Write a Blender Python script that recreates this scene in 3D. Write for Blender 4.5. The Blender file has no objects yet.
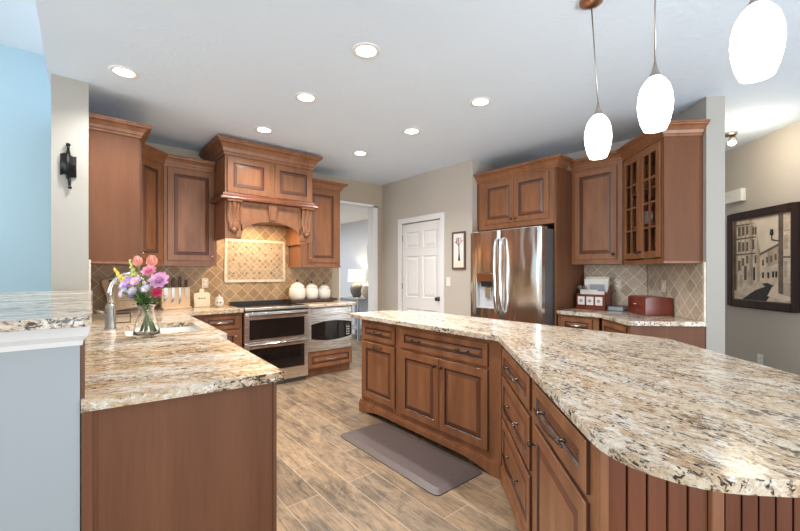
import bpy, bmesh, math, random
from mathutils import Vector, Matrix, geometry
random.seed(7)
C = bpy.context.scene.collection
PI = math.pi

# ------------------------------------------------------------------ camera
cam_d = bpy.data.cameras.new('camera')
cam = bpy.data.objects.new('camera', cam_d)
C.objects.link(cam)
cam.location = (0, 0, 1.31)
cam.rotation_euler = (PI / 2, 0, -math.radians(39.73))
cam_d.sensor_width = 36
cam_d.lens = 385 / 800 * 36
cam_d.shift_y = 7.5 / 800
cam_d.clip_start = 0.02
bpy.context.scene.camera = cam

# ------------------------------------------------------------------ world, exposure
w = bpy.data.worlds.new('world')
bpy.context.scene.world = w
w.use_nodes = True
bg = w.node_tree.nodes['Background']
bg.inputs[0].default_value = (0.93, 0.97, 1.0, 1)
bg.inputs[1].default_value = 0.8
vs = bpy.context.scene.view_settings
vs.view_transform = 'Standard'
vs.look = 'None'
vs.gamma = 1
vs.use_curve_mapping = False
vs.exposure = 0.64
fd = bpy.data.lights.new('family_room_fill', 'AREA')  # added fill brightening the family room ceiling and wall; no window modelled
fd.shape = 'RECTANGLE'
fd.size = 3.2
fd.size_y = 2.2
fd.energy = 118
fd.color = (0.86, 0.94, 1.0)
fdo = bpy.data.objects.new('family_room_fill', fd)
C.objects.link(fdo)
fdo.location = (-5.2, 2.6, 1.7)
fdo.rotation_euler = (0, -PI / 2, 0)
bd_ = bpy.data.lights.new('rear_ceiling_fill', 'AREA')  # added fill behind the camera, tilted upward to brighten the kitchen ceiling
bd_.shape = 'RECTANGLE'
bd_.size = 4.5
bd_.size_y = 1.6
bd_.energy = 200
bd_.color = (0.84, 0.92, 1.0)
bdo = bpy.data.objects.new('rear_ceiling_fill', bd_)
C.objects.link(bdo)
bdo.location = (1.6, -3.6, 0.7)
bdo.rotation_euler = (PI / 2 + math.radians(62), 0, 0)
DOWN_W = 70.0      # each recessed ceiling light
PEND_E = 4.0       # pendant glass


# ------------------------------------------------------------------ materials
def new_mat(name):
    m = bpy.data.materials.new(name)
    m.use_nodes = True
    nt = m.node_tree
    return m, nt, nt.nodes['Principled BSDF']


def nd(nt, t, **kw):
    n = nt.nodes.new(t)
    for k, v in kw.items():
        setattr(n, k, v)
    return n


def ramp(nt, stops, fac):
    r = nd(nt, 'ShaderNodeValToRGB')
    e = r.color_ramp.elements
    while len(e) < len(stops):
        e.new(0.5)
    for i, (p, c) in enumerate(stops):
        e[i].position = p
        e[i].color = (c[0], c[1], c[2], 1)
    nt.links.new(fac, r.inputs[0])
    return r.outputs[0]


def coords(nt, scale=(1, 1, 1), rot=(0, 0, 0), loc=(0, 0, 0)):
    tc = nd(nt, 'ShaderNodeTexCoord')
    mp = nd(nt, 'ShaderNodeMapping')
    mp.inputs['Scale'].default_value = scale
    mp.inputs['Rotation'].default_value = rot
    mp.inputs['Location'].default_value = loc
    nt.links.new(tc.outputs['Object'], mp.inputs[0])
    return mp.outputs[0]


def noise(nt, vec, scale, detail=3, rough=0.5, dist=0.0):
    n = nd(nt, 'ShaderNodeTexNoise')
    n.inputs['Scale'].default_value = scale
    n.inputs['Detail'].default_value = detail
    n.inputs['Roughness'].default_value = rough
    n.inputs['Distortion'].default_value = dist
    nt.links.new(vec, n.inputs['Vector'])
    return n.outputs[0]


def mixc(nt, fac, a, b, mode='MIX'):
    m = nd(nt, 'ShaderNodeMix', data_type='RGBA', blend_type=mode)
    for sock, v in ((m.inputs[0], fac), (m.inputs[6], a), (m.inputs[7], b)):
        if isinstance(v, (tuple, list)):
            sock.default_value = (v[0], v[1], v[2], 1)
        elif isinstance(v, (int, float)):
            sock.default_value = v
        else:
            nt.links.new(v, sock)
    return m.outputs[2]


def bump(nt, b, height, strength=0.3, dist=0.01):
    n = nd(nt, 'ShaderNodeBump')
    n.inputs['Strength'].default_value = strength
    n.inputs['Distance'].default_value = dist
    nt.links.new(height, n.inputs['Height'])
    nt.links.new(n.outputs[0], b.inputs['Normal'])


def plain(name, col, rough=0.5, metal=0.0, var=0.06, scale=8.0, coat=0.0):
    m, nt, b = new_mat(name)
    v = coords(nt)
    n = noise(nt, v, scale)
    d = [max(0, c * (1 - var)) for c in col]
    l = [min(1, c * (1 + var)) for c in col]
    nt.links.new(ramp(nt, [(0.3, d), (0.7, l)], n), b.inputs['Base Color'])
    b.inputs['Roughness'].default_value = rough
    b.inputs['Metallic'].default_value = metal
    b.inputs['Coat Weight'].default_value = coat
    return m


def emit(name, col, strength, base=(0.8, 0.8, 0.8)):
    m, nt, b = new_mat(name)
    b.inputs['Base Color'].default_value = (*base, 1)
    b.inputs['Emission Color'].default_value = (*col, 1)
    b.inputs['Emission Strength'].default_value = strength
    return m


def wood(name, light, dark, rough=0.38, scale=(7, 7, 0.9), coat=0.2, spec=0.5):
    m, nt, b = new_mat(name)
    v = coords(nt, scale)
    n1 = noise(nt, v, 1.6, 4, 0.55, 0.6)
    v2 = coords(nt, (70, 70, 2.5))
    n2 = noise(nt, v2, 2.0, 2)
    base = ramp(nt, [(0.28, dark), (0.72, light)], n1)
    fine = ramp(nt, [(0.3, (0.91, 0.9, 0.89)), (0.6, (1, 1, 1))], n2)
    nt.links.new(mixc(nt, 1.0, base, fine, 'MULTIPLY'), b.inputs['Base Color'])
    b.inputs['Roughness'].default_value = rough
    b.inputs['Coat Weight'].default_value = coat
    b.inputs['Specular IOR Level'].default_value = spec
    b.inputs['Coat Roughness'].default_value = 0.2
    return m


def granite(name, rot=0.0, gold=0.5, dk=0.0):
    m, nt, b = new_mat(name)
    v = coords(nt, (1, 1, 1))
    r1 = coords(nt, (1, 1, 1), (0, 0, -rot))
    mp = nd(nt, 'ShaderNodeMapping')
    mp.inputs['Scale'].default_value = (0.58, 1.15, 1.0)
    nt.links.new(r1, mp.inputs[0])
    vs_ = mp.outputs[0]
    mp2 = nd(nt, 'ShaderNodeMapping')
    mp2.inputs['Scale'].default_value = (0.35, 1.5, 1.0)
    nt.links.new(r1, mp2.inputs[0])
    big = noise(nt, mp2.outputs[0], 3.2, 4, 0.6, 0.6)
    mid = noise(nt, vs_, 21, 4, 0.65, 0.6)
    fl = noise(nt, vs_, 58, 5, 0.72, 1.1)
    gr = noise(nt, vs_, 40, 4, 0.68, 1.0)
    dens = noise(nt, mp2.outputs[0], 5.5, 3, 0.55, 0.5)
    sp = noise(nt, v, 130, 2, 0.6)
    g_ = (0.66 * (1 - gold) + 0.56 * gold, 0.57 * (1 - gold) + 0.37 * gold, 0.46 * (1 - gold) + 0.18 * gold)
    base = ramp(nt, [(0.34, (0.70, 0.64, 0.56)), (0.47, (0.68, 0.60, 0.49)), (0.60, g_), (0.72, (0.66, 0.57, 0.45))], big)
    tan = ramp(nt, [(0.46, (1, 1, 1)), (0.62, (0.80, 0.69, 0.56))], mid)
    c1 = mixc(nt, 1.0, base, tan, 'MULTIPLY')
    white = ramp(nt, [(0.55, (0, 0, 0)), (0.64, (1, 1, 1))], gr)
    c2 = mixc(nt, white, c1, (0.78, 0.75, 0.70))
    grey = ramp(nt, [(0.36, (1, 1, 1)), (0.44, (0, 0, 0))], gr)
    c3 = mixc(nt, grey, c2, (0.26, 0.19, 0.13))
    mth = nd(nt, 'ShaderNodeMath', operation='MULTIPLY_ADD')
    mth.inputs[1].default_value = 0.38
    nt.links.new(dens, mth.inputs[0])
    nt.links.new(fl, mth.inputs[2])
    dark = ramp(nt, [(0.585 + dk, (1, 1, 1)), (0.65 + dk, (0, 0, 0))], mth.outputs[0])
    c4 = mixc(nt, dark, c3, (0.05, 0.038, 0.032))
    spk = ramp(nt, [(0.3, (0.72, 0.68, 0.64)), (0.45, (1, 1, 1))], sp)
    nt.links.new(mixc(nt, 1.0, c4, spk, 'MULTIPLY'), b.inputs['Base Color'])
    b.inputs['Roughness'].default_value = 0.15
    b.inputs['Specular IOR Level'].default_value = 0.26
    return m


def tile(name, size, cols, mortar_c, rot=PI / 4, msize=0.03, plane='xz', bumpy=0.25, rough=0.5):
    m, nt, b = new_mat(name)
    tc = nd(nt, 'ShaderNodeTexCoord')
    sep = nd(nt, 'ShaderNodeSeparateXYZ')
    com = nd(nt, 'ShaderNodeCombineXYZ')
    nt.links.new(tc.outputs['Object'], sep.inputs[0])
    nt.links.new(sep.outputs[0], com.inputs[0])
    nt.links.new(sep.outputs[2], com.inputs[1])
    mp = nd(nt, 'ShaderNodeMapping')
    mp.inputs['Rotation'].default_value = (0, 0, rot)
    nt.links.new(com.outputs[0], mp.inputs[0])
    br = nd(nt, 'ShaderNodeTexBrick')
    br.offset = 0.0
    br.squash = 1.0
    br.inputs['Color1'].default_value = (0, 0, 0, 1)
    br.inputs['Color2'].default_value = (1, 1, 1, 1)
    br.inputs['Mortar'].default_value = (0.5, 0.5, 0.5, 1)
    br.inputs['Scale'].default_value = 1.0
    br.inputs['Mortar Size'].default_value = size * msize
    br.inputs['Mortar Smooth'].default_value = 0.1
    br.inputs['Brick Width'].default_value = size
    br.inputs['Row Height'].default_value = size
    nt.links.new(mp.outputs[0], br.inputs[0])
    c = ramp(nt, [(i / (len(cols) - 1), k) for i, k in enumerate(cols)], br.outputs[0])
    n = noise(nt, com.outputs[0], 32, 4, 0.65)
    mot = ramp(nt, [(0.3, (0.78, 0.74, 0.70)), (0.65, (1.08, 1.06, 1.04))], n)
    c = mixc(nt, 1.0, c, mot, 'MULTIPLY')
    c = mixc(nt, br.outputs[1], c, mortar_c)
    nt.links.new(c, b.inputs['Base Color'])
    b.inputs['Roughness'].default_value = rough
    inv = nd(nt, 'ShaderNodeMath', operation='SUBTRACT')
    inv.inputs[0].default_value = 1.0
    nt.links.new(br.outputs[1], inv.inputs[1])
    bump(nt, b, inv.outputs[0], bumpy, 0.002)
    return m


def plank_floor(name):
    m, nt, b = new_mat(name)
    v = coords(nt, (1, 1, 1), (0, 0, PI / 2), (0.06, 0.11, 0))
    br = nd(nt, 'ShaderNodeTexBrick')
    br.offset = 0.37
    br.inputs['Color1'].default_value = (0, 0, 0, 1)
    br.inputs['Color2'].default_value = (1, 1, 1, 1)
    br.inputs['Scale'].default_value = 1.0
    br.inputs['Mortar Size'].default_value = 0.0022
    br.inputs['Mortar Smooth'].default_value = 0.1
    br.inputs['Brick Width'].default_value = 1.0
    br.inputs['Row Height'].default_value = 0.2
    nt.links.new(v, br.inputs[0])
    c = ramp(nt, [(0.0, (0.255, 0.182, 0.116)), (0.25, (0.315, 0.228, 0.150)), (0.5, (0.26, 0.198, 0.142)), (0.75, (0.355, 0.253, 0.166)), (1.0, (0.20, 0.145, 0.10))], br.outputs[0])
    gv = coords(nt, (13, 1.3, 1))
    g = noise(nt, gv, 2.6, 6, 0.66, 0.9)
    grain = ramp(nt, [(0.30, (0.40, 0.37, 0.34)), (0.47, (0.88, 0.88, 0.88)), (0.75, (1.18, 1.16, 1.10))], g)
    pv = coords(nt, (3.4, 1.5, 1))
    p = noise(nt, pv, 2.2, 5, 0.65, 0.9)
    patch = ramp(nt, [(0.36, (0.56, 0.57, 0.58)), (0.50, (1.0, 1.0, 0.98)), (0.68, (1.28, 1.22, 1.10))], p)
    c = mixc(nt, 1.0, c, grain, 'MULTIPLY')
    c = mixc(nt, 1.0, c, patch, 'MULTIPLY')
    fv = coords(nt, (34, 5, 1))
    fg = noise(nt, fv, 2.4, 5, 0.7, 0.4)
    c = mixc(nt, 1.0, c, ramp(nt, [(0.36, (0.72, 0.70, 0.68)), (0.5, (1, 1, 1)), (0.7, (1.14, 1.12, 1.1))], fg), 'MULTIPLY')
    c = mixc(nt, br.outputs[1], c, (0.46, 0.36, 0.26))
    nt.links.new(c, b.inputs['Base Color'])
    b.inputs['Roughness'].default_value = 0.38
    bump(nt, b, g, 0.06, 0.004)
    return m


def steel(name, col=(0.62, 0.60, 0.58), rough=0.22, wave=0.0):
    m, nt, b = new_mat(name)
    b.inputs['Base Color'].default_value = (*col, 1)
    b.inputs['Metallic'].default_value = 1.0
    v = coords(nt, (2, 2, 260))
    n = noise(nt, v, 1.5, 2)
    r = nd(nt, 'ShaderNodeMapRange')
    r.inputs[3].default_value = rough * 0.8
    r.inputs[4].default_value = rough * 1.25
    nt.links.new(n, r.inputs[0])
    nt.links.new(r.outputs[0], b.inputs['Roughness'])
    if wave:
        v2 = coords(nt, (3.2, 3.2, 0.7))
        n2 = noise(nt, v2, 2.2, 1)
        bump(nt, b, n2, 1.0, wave)
    return m


def glass_mat(name, tint=(1, 1, 1), rough=0.0, ior=1.45):
    m, nt, b = new_mat(name)
    b.inputs['Base Color'].default_value = (*tint, 1)
    b.inputs['Transmission Weight'].default_value = 1.0
    b.inputs['Roughness'].default_value = rough
    b.inputs['IOR'].default_value = ior
    return m


def ceiling_mat(name, col):
    m, nt, b = new_mat(name)
    v = coords(nt)
    n = noise(nt, v, 9, 5, 0.62, 1.0)
    h = ramp(nt, [(0.52, (0, 0, 0)), (0.66, (1, 1, 1))], n)
    n2 = noise(nt, v, 1.2, 2)
    nt.links.new(ramp(nt, [(0.3, [c * 0.97 for c in col]), (0.7, col)], n2), b.inputs['Base Color'])
    b.inputs['Roughness'].default_value = 0.8
    bump(nt, b, h, 0.2, 0.006)
    return m


def paint(name, col):
    m, nt, b = new_mat(name)
    v = coords(nt)
    n = noise(nt, v, 220, 2)
    n2 = noise(nt, v, 1.5, 2)
    nt.links.new(ramp(nt, [(0.3, [c * 0.97 for c in col]), (0.7, col)], n2), b.inputs['Base Color'])
    b.inputs['Roughness'].default_value = 0.62
    bump(nt, b, n, 0.05, 0.001)
    return m


M = {}
M['wood'] = wood('cherry wood', (0.325, 0.139, 0.062), (0.195, 0.076, 0.033), coat=0.1, spec=0.4)
M['glaze'] = wood('cherry glaze in the grooves', (0.085, 0.03, 0.016), (0.055, 0.02, 0.011), 0.4)
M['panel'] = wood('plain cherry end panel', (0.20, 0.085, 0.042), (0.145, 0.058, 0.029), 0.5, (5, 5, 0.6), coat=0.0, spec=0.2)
M['bevel'] = wood('cherry with glaze on the bevel', (0.17, 0.066, 0.034), (0.12, 0.044, 0.022), 0.36)
M['bead'] = wood('red stained beadboard', (0.20, 0.068, 0.031), (0.14, 0.044, 0.020), 0.36, coat=0.0, spec=0.35)
M['redwood'] = wood('mahogany red wood', (0.22, 0.035, 0.014), (0.13, 0.018, 0.009), 0.3, coat=0.1)
M['paletimber'] = wood('pale maple', (0.76, 0.56, 0.36), (0.68, 0.47, 0.28), 0.45)
M['cream'] = plain('cream painted wood', (0.78, 0.68, 0.50), 0.5)
M['granite'] = granite('granite island', rot=math.radians(-105), gold=0.35)
M['granite_b'] = granite('granite counter', rot=math.radians(-16), gold=0.9)
M['granite_bar'] = granite('granite bar top', rot=math.radians(10), gold=0.0, dk=0.05)
M['tile'] = tile('tumbled travertine tile', 0.106, [(0.36, 0.23, 0.12), (0.44, 0.30, 0.17), (0.30, 0.19, 0.10), (0.48, 0.35, 0.21), (0.40, 0.27, 0.15)], (0.66, 0.52, 0.34), msize=0.028)
M['tile_g'] = tile('grey travertine tile', 0.106, [(0.48, 0.39, 0.30), (0.58, 0.49, 0.38), (0.43, 0.34, 0.26), (0.62, 0.52, 0.40), (0.53, 0.43, 0.33)], (0.80, 0.73, 0.61), msize=0.028)
M['mosaic'] = tile('small mosaic tile', 0.053, [(0.40, 0.30, 0.20), (0.50, 0.40, 0.28), (0.34, 0.25, 0.17), (0.46, 0.36, 0.26)], (0.60, 0.50, 0.37), msize=0.05)
M['marble'] = plain('marble edge strip', (0.72, 0.62, 0.48), 0.3, var=0.15, scale=30)
M['accent'] = plain('dark accent tile', (0.03, 0.02, 0.015), 0.2)
M['floor'] = plank_floor('wood look plank tile')
M['ceil'] = ceiling_mat('textured ceiling paint', (0.75, 0.855, 0.97))
M['ceil_s'] = paint('smooth ceiling paint', (0.84, 0.87, 0.90))
M['taupe'] = paint('taupe wall paint', (0.53, 0.475, 0.41))
M['tan'] = paint('tan wall paint', (0.44, 0.36, 0.265))
M['offwhite'] = paint('off white wall paint', (0.39, 0.37, 0.33))
M['blue'] = paint('blue wall paint', (0.46, 0.63, 0.71))
M['bluegrey'] = paint('pale blue grey wall paint', (0.38, 0.415, 0.435))
M['greywall'] = paint('cool white wall paint', (0.66, 0.68, 0.72))
M['trim'] = paint('white trim paint', (0.80, 0.79, 0.77))
M['doorwhite'] = paint('white door paint', (0.80, 0.78, 0.75))
M['steel'] = steel('brushed stainless steel', (0.76, 0.73, 0.69), rough=0.26)
M['fridge'] = steel('fridge stainless steel', (0.74, 0.72, 0.69), 0.17, wave=0.016)
M['chrome'] = steel('polished steel', (0.75, 0.74, 0.72), 0.1)
M['recess'] = plain('pale grey plastic', (0.52, 0.53, 0.55), 0.35)
M['faucet'] = steel('brushed faucet nickel', (0.52, 0.49, 0.46), 0.24)
M['nickel'] = steel('brushed nickel', (0.42, 0.38, 0.33), 0.28)
M['darksteel'] = plain('dark grey enamel', (0.10, 0.10, 0.105), 0.35)
M['blackglass'] = plain('black glass', (0.012, 0.009, 0.008), 0.04)
M['black'] = plain('black plastic', (0.015, 0.015, 0.016), 0.35)
M['bronze'] = steel('dark bronze', (0.10, 0.075, 0.06), 0.28)
M['pewter'] = steel('champagne pewter', (0.62, 0.52, 0.42), 0.25)
M['copper'] = steel('brushed copper', (0.42, 0.22, 0.13), 0.3)
M['white'] = plain('white ceramic', (0.82, 0.80, 0.76), 0.15, var=0.03, coat=0.4)
M['canister'] = plain('cream glazed ceramic', (0.80, 0.75, 0.65), 0.2, var=0.04, coat=0.4)
M['plastic'] = plain('white plastic', (0.80, 0.77, 0.70), 0.35, var=0.02)
M['paper'] = plain('paper', (0.80, 0.78, 0.74), 0.7, var=0.04)
M['paper_grey'] = plain('grey paper', (0.33, 0.34, 0.36), 0.6)
M['paper_green'] = plain('cream green folder', (0.62, 0.64, 0.45), 0.6)
M['navy'] = plain('slate blue cover', (0.06, 0.09, 0.13), 0.4)
M['mat'] = plain('brown grey rubber', (0.098, 0.074, 0.072), 0.42, var=0.12, scale=60)
M['iron'] = plain('black iron', (0.012, 0.012, 0.013), 0.4, metal=0.6)
M['clear'] = glass_mat('clear glass')
M['pane'] = glass_mat('window pane glass', ior=1.1)
M['shade'] = emit('glowing white glass', (1.0, 0.93, 0.82), PEND_E)
M['lens'] = emit('ceiling light lens', (1.0, 0.95, 0.86), 14.0)
M['lampshade'] = emit('lit fabric shade', (1.0, 0.86, 0.66), 0.9, (0.8, 0.76, 0.68))
M['greypot'] = plain('grey glazed pottery', (0.16, 0.145, 0.13), 0.4, var=0.2)
M['greywood'] = plain('grey painted wood', (0.38, 0.40, 0.43), 0.5)
M['cushion'] = plain('beige striped fabric', (0.50, 0.41, 0.32), 0.9, var=0.2, scale=20)
M['mirror'] = steel('framed blue grey print', (0.55, 0.62, 0.70), 0.3)
M['frame'] = wood('dark brown frame wood', (0.05, 0.022, 0.015), (0.022, 0.010, 0.008), 0.45, coat=0.0, spec=0.15)
M['frame2'] = wood('brown frame wood', (0.14, 0.085, 0.06), (0.09, 0.05, 0.035), 0.4)
M['sep0'] = plain('sepia pale sky', (0.86, 0.72, 0.56), 0.6)
M['sep1'] = plain('sepia light wall', (0.74, 0.60, 0.45), 0.6, var=0.2, scale=12)
M['sep2'] = plain('sepia mid wall', (0.52, 0.40, 0.29), 0.6, var=0.25, scale=12)
M['sep3'] = plain('sepia shade wall', (0.16, 0.11, 0.075), 0.6, var=0.3, scale=14)
M['sep4'] = plain('sepia black', (0.02, 0.014, 0.011), 0.6)
M['leaf'] = plain('leaf green', (0.10, 0.22, 0.05), 0.5, var=0.3)
M['stem'] = plain('stem green', (0.16, 0.28, 0.07), 0.5, var=0.2)
M['peach'] = plain('peach petals', (0.84, 0.36, 0.27), 0.5, var=0.2, scale=25)
M['pink'] = plain('pink petals', (0.84, 0.36, 0.48), 0.5, var=0.2, scale=25)
M['lav'] = plain('lavender pink petals', (0.76, 0.44, 0.66), 0.5, var=0.2, scale=25)
M['purple'] = plain('purple petals', (0.48, 0.26, 0.66), 0.5, var=0.2, scale=25)
M['hot'] = plain('magenta petals', (0.72, 0.05, 0.18), 0.5, var=0.2, scale=25)
M['pale'] = plain('pale lilac petals', (0.66, 0.60, 0.78), 0.5, var=0.1, scale=25)
M['yellow'] = plain('yellow petals', (0.80, 0.58, 0.10), 0.5, var=0.2, scale=25)
M['lime'] = plain('lime petals', (0.62, 0.66, 0.20), 0.5, var=0.2, scale=25)
M['handle'] = plain('dark wooden handle', (0.05, 0.022, 0.015), 0.35)
M['tray'] = wood('dark brown tray wood', (0.07, 0.035, 0.02), (0.04, 0.02, 0.012), 0.4)
M['burner'] = plain('cooktop ring marking', (0.05, 0.045, 0.04), 0.12)


# ------------------------------------------------------------------ mesh builder
class MB:
    def __init__(s):
        s.v, s.f, s.m, s.s = [], [], [], []

    def add(s, verts, faces, m=0, smooth=False, mat=None):
        o = len(s.v)
        for p in verts:
            p = Vector(p)
            s.v.append(mat @ p if mat else p)
        for f in faces:
            s.f.append([o + i for i in f])
            s.m.append(m)
            s.s.append(smooth)
        return s

    def box(s, x0, y0, z0, x1, y1, z1, m=0, mat=None):
        if x1 < x0: x0, x1 = x1, x0
        if y1 < y0: y0, y1 = y1, y0
        if z1 < z0: z0, z1 = z1, z0
        v = [(x0, y0, z0), (x1, y0, z0), (x1, y1, z0), (x0, y1, z0), (x0, y0, z1), (x1, y0, z1), (x1, y1, z1), (x0, y1, z1)]
        return s.add(v, [(3, 2, 1, 0), (4, 5, 6, 7), (0, 1, 5, 4), (1, 2, 6, 5), (2, 3, 7, 6), (3, 0, 4, 7)], m, False, mat)

    def prism(s, poly, z0, z1, m=0, holes=(), mat=None):
        loops = [list(poly)] + [list(h) for h in holes]
        flat = [p for l in loops for p in l]
        if holes or len(poly) > 4:
            tris = geometry.tessellate_polygon([[Vector((p[0], p[1], 0)) for p in l] for l in loops])
        else:
            tris = [tuple(range(len(poly)))]
        n = len(flat)
        v = [(p[0], p[1], z0) for p in flat] + [(p[0], p[1], z1) for p in flat]
        f = []
        for t in tris:
            a = sum((flat[t[i]][0] * flat[t[(i + 1) % len(t)]][1] - flat[t[(i + 1) % len(t)]][0] * flat[t[i]][1]) for i in range(len(t)))
            t = list(t) if a > 0 else list(reversed(t))
            f.append(list(reversed(t)))
            f.append([n + i for i in t])
        o = 0
        for k, l in enumerate(loops):
            L = len(l)
            a = sum(l[i][0] * l[(i + 1) % L][1] - l[(i + 1) % L][0] * l[i][1] for i in range(L))
            flip = (a < 0) != (k > 0)
            for i in range(L):
                q = [o + i, o + (i + 1) % L, n + o + (i + 1) % L, n + o + i]
                f.append(q[::-1] if flip else q)
            o += L
        return s.add(v, f, m, False, mat)

    def prismxz(s, poly, y0, y1, m=0, mat=None):
        """polygon in x,z extruded from y0 (front) to y1 (back)"""
        r = Matrix(((1, 0, 0, 0), (0, 0, -1, 0), (0, 1, 0, 0), (0, 0, 0, 1)))
        return s.prism(poly, -y1, -y0, m, (), (mat @ r) if mat else r)

    def lathe(s, prof, c=(0, 0, 0), seg=24, m=0, mat=None, smooth=True):
        v, f = [], []
        n = len(prof)
        for i in range(seg):
            a = 2 * PI * i / seg
            for r, z in prof:
                v.append((c[0] + r * math.cos(a), c[1] + r * math.sin(a), c[2] + z))
        for i in range(seg):
            j = (i + 1) % seg
            for k in range(n - 1):
                f.append((i * n + k, j * n + k, j * n + k + 1, i * n + k + 1))
        return s.add(v, f, m, smooth, mat)

    def ball(s, c, r, m=0, seg=14, rings=8, sc=(1, 1, 1), mat=None):
        prof = [(max(1e-5, r * math.sin(PI * k / rings)), -r * math.cos(PI * k / rings)) for k in range(rings + 1)]
        mm = Matrix.Translation(c) @ Matrix.Diagonal((*sc, 1))
        return s.lathe(prof, (0, 0, 0), seg, m, (mat @ mm) if mat else mm)

    def tube(s, pts, r, seg=8, m=0, caps=True, mat=None):
        pts = [Vector(p) for p in pts]
        rr = r if isinstance(r, (list, tuple)) else [r] * len(pts)
        v, f = [], []
        up = None
        for i, p in enumerate(pts):
            t = (pts[min(i + 1, len(pts) - 1)] - pts[max(i - 1, 0)]).normalized()
            if up is None:
                up = Vector((0, 0, 1)) if abs(t.z) < 0.9 else Vector((1, 0, 0))
            a = t.cross(up).normalized()
            up = a.cross(t).normalized()
            for k in range(seg):
                th = 2 * PI * k / seg
                v.append(p + (a * math.cos(th) + up * math.sin(th)) * rr[i])
        for i in range(len(pts) - 1):
            for k in range(seg):
                j = (k + 1) % seg
                f.append((i * seg + k, i * seg + j, (i + 1) * seg + j, (i + 1) * seg + k))
        if caps:
            f.append(tuple(reversed(range(seg))))
            f.append(tuple((len(pts) - 1) * seg + k for k in range(seg)))
        return s.add(v, f, m, True, mat)

    def sweep(s, path, prof, m=0, closed=False):
        """profile [(out, z)] swept along a plan path, out = right of travel, mitred"""
        P = [Vector((p[0], p[1])) for p in path]
        n = len(P)
        v, f = [], []
        k = len(prof)
        for i in range(n):
            ns = []
            for a, b in ((i - 1, i), (i, i + 1)):
                if closed or (a >= 0 and b < n):
                    d = (P[b % n] - P[a % n]).normalized()
                    ns.append(Vector((d.y, -d.x)))
            nn = ns[0] if len(ns) == 1 else (ns[0] + ns[1]) / (1 + ns[0].dot(ns[1]))
            for o, z in prof:
                q = P[i] + nn * o
                v.append((q.x, q.y, z))
        for i in range(n if closed else n - 1):
            j = (i + 1) % n
            for a in range(k):
                b = (a + 1) % k
                f.append((i * k + a, i * k + b, j * k + b, j * k + a))
        if not closed:
            f.append(tuple(range(k)))
            f.append(tuple((n - 1) * k + a for a in reversed(range(k))))
        return s.add(v, f, m)

    def panel(s, x0, z0, x1, z1, y, t=0.014, fr=0.055, slope=0.026, m=0, g=1):
        """raised panel leaf facing -y, front at y, back at y+t"""
        loops = [(0, y + t), (0, y + 0.003), (0.003, y), (fr, y), (fr + 0.005, y + 0.008), (fr + 0.012, y + 0.008), (fr + 0.012 + slope, y + 0.0015)]
        v, f = [], []
        for d, yy in loops:
            v += [(x0 + d, yy, z0 + d), (x1 - d, yy, z0 + d), (x1 - d, yy, z1 - d), (x0 + d, yy, z1 - d)]
        o = len(s.v)
        L = len(loops)
        for i in range(L - 1):
            mm = g if i in (0, 3, 4) else (2 if i == 5 else m)
            for k in range(4):
                j = (k + 1) % 4
                s_f = (i * 4 + k, i * 4 + j, (i + 1) * 4 + j, (i + 1) * 4 + k)
                f.append((s_f, mm))
        f.append((tuple((L - 1) * 4 + k for k in range(4)), m))
        f.append(((3, 2, 1, 0), m))
        s.v += [Vector(p) for p in v]
        for q, mm in f:
            s.f.append([o + i for i in q])
            s.m.append(mm)
            s.s.append(False)
        return s

    def build(s, name, mats, parent=None, bevel=0.0, seg=2, fixn=True):
        me = bpy.data.meshes.new(name)
        me.from_pydata([tuple(p) for p in s.v], [], s.f)
        if not isinstance(mats, (list, tuple)):
            mats = [mats]
        for mm in mats:
            me.materials.append(M[mm] if isinstance(mm, str) else mm)
        me.polygons.foreach_set('material_index', s.m)
        me.polygons.foreach_set('use_smooth', s.s)
        if fixn:
            bm = bmesh.new()
            bm.from_mesh(me)
            bmesh.ops.remove_doubles(bm, verts=bm.verts, dist=1e-6)
            bmesh.ops.recalc_face_normals(bm, faces=bm.faces)
            bm.to_mesh(me)
            bm.free()
        me.update()
        o = bpy.data.objects.new(name, me)
        C.objects.link(o)
        if parent:
            o.parent = parent
        if bevel:
            b = o.modifiers.new('bevel', 'BEVEL')
            b.width = bevel
            b.segments = seg
            b.limit_method = 'ANGLE'
            b.angle_limit = math.radians(35)
        return o


def tag(o, label, cat, group=None):
    o['label'] = label
    o['category'] = cat
    if group:
        o['group'] = group
    return o


def thing(name, label, cat, loc=(0, 0, 0), rz=0.0, group=None):
    o = bpy.data.objects.new(name, None)
    C.objects.link(o)
    o.empty_display_size = 0.1
    o.location = loc
    o.rotation_euler = (0, 0, rz)
    return tag(o, label, cat, group)


def struct(name, mb, mat, parent=None, bevel=0.0):
    o = mb.build(name, mat, parent, bevel)
    if not parent:
        o['kind'] = 'structure'
    return o


def dup(root, loc, rz=None, label=None):
    r = root.copy()
    C.objects.link(r)
    r.location = loc
    if rz is not None:
        r.rotation_euler = (0, 0, rz)
    if label:
        r['label'] = label
    for ch in list(root.children):
        c = ch.copy()
        C.objects.link(c)
        c.parent = r
        for g in ch.children:
            d = g.copy()
            C.objects.link(d)
            d.parent = c
    return r


def rounded(poly, radii, n=8):
    out = []
    L = len(poly)
    for i in range(L):
        p = Vector(poly[i]); r = radii[i]
        if r <= 0:
            out.append(tuple(p)); continue
        a = (Vector(poly[i - 1]) - p); b = (Vector(poly[(i + 1) % L]) - p)
        a.normalize(); b.normalize()
        ang = math.acos(max(-1, min(1, a.dot(b))))
        t = r / math.tan(ang / 2)
        c = p + (a + b).normalized() * (r / math.sin(ang / 2))
        s0 = p + a * t - c; s1 = p + b * t - c
        a0 = math.atan2(s0.y, s0.x); a1 = math.atan2(s1.y, s1.x)
        d = (a1 - a0 + PI) % (2 * PI) - PI
        for k in range(n + 1):
            th = a0 + d * k / n
            out.append((c.x + r * math.cos(th), c.y + r * math.sin(th)))
    return out


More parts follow.
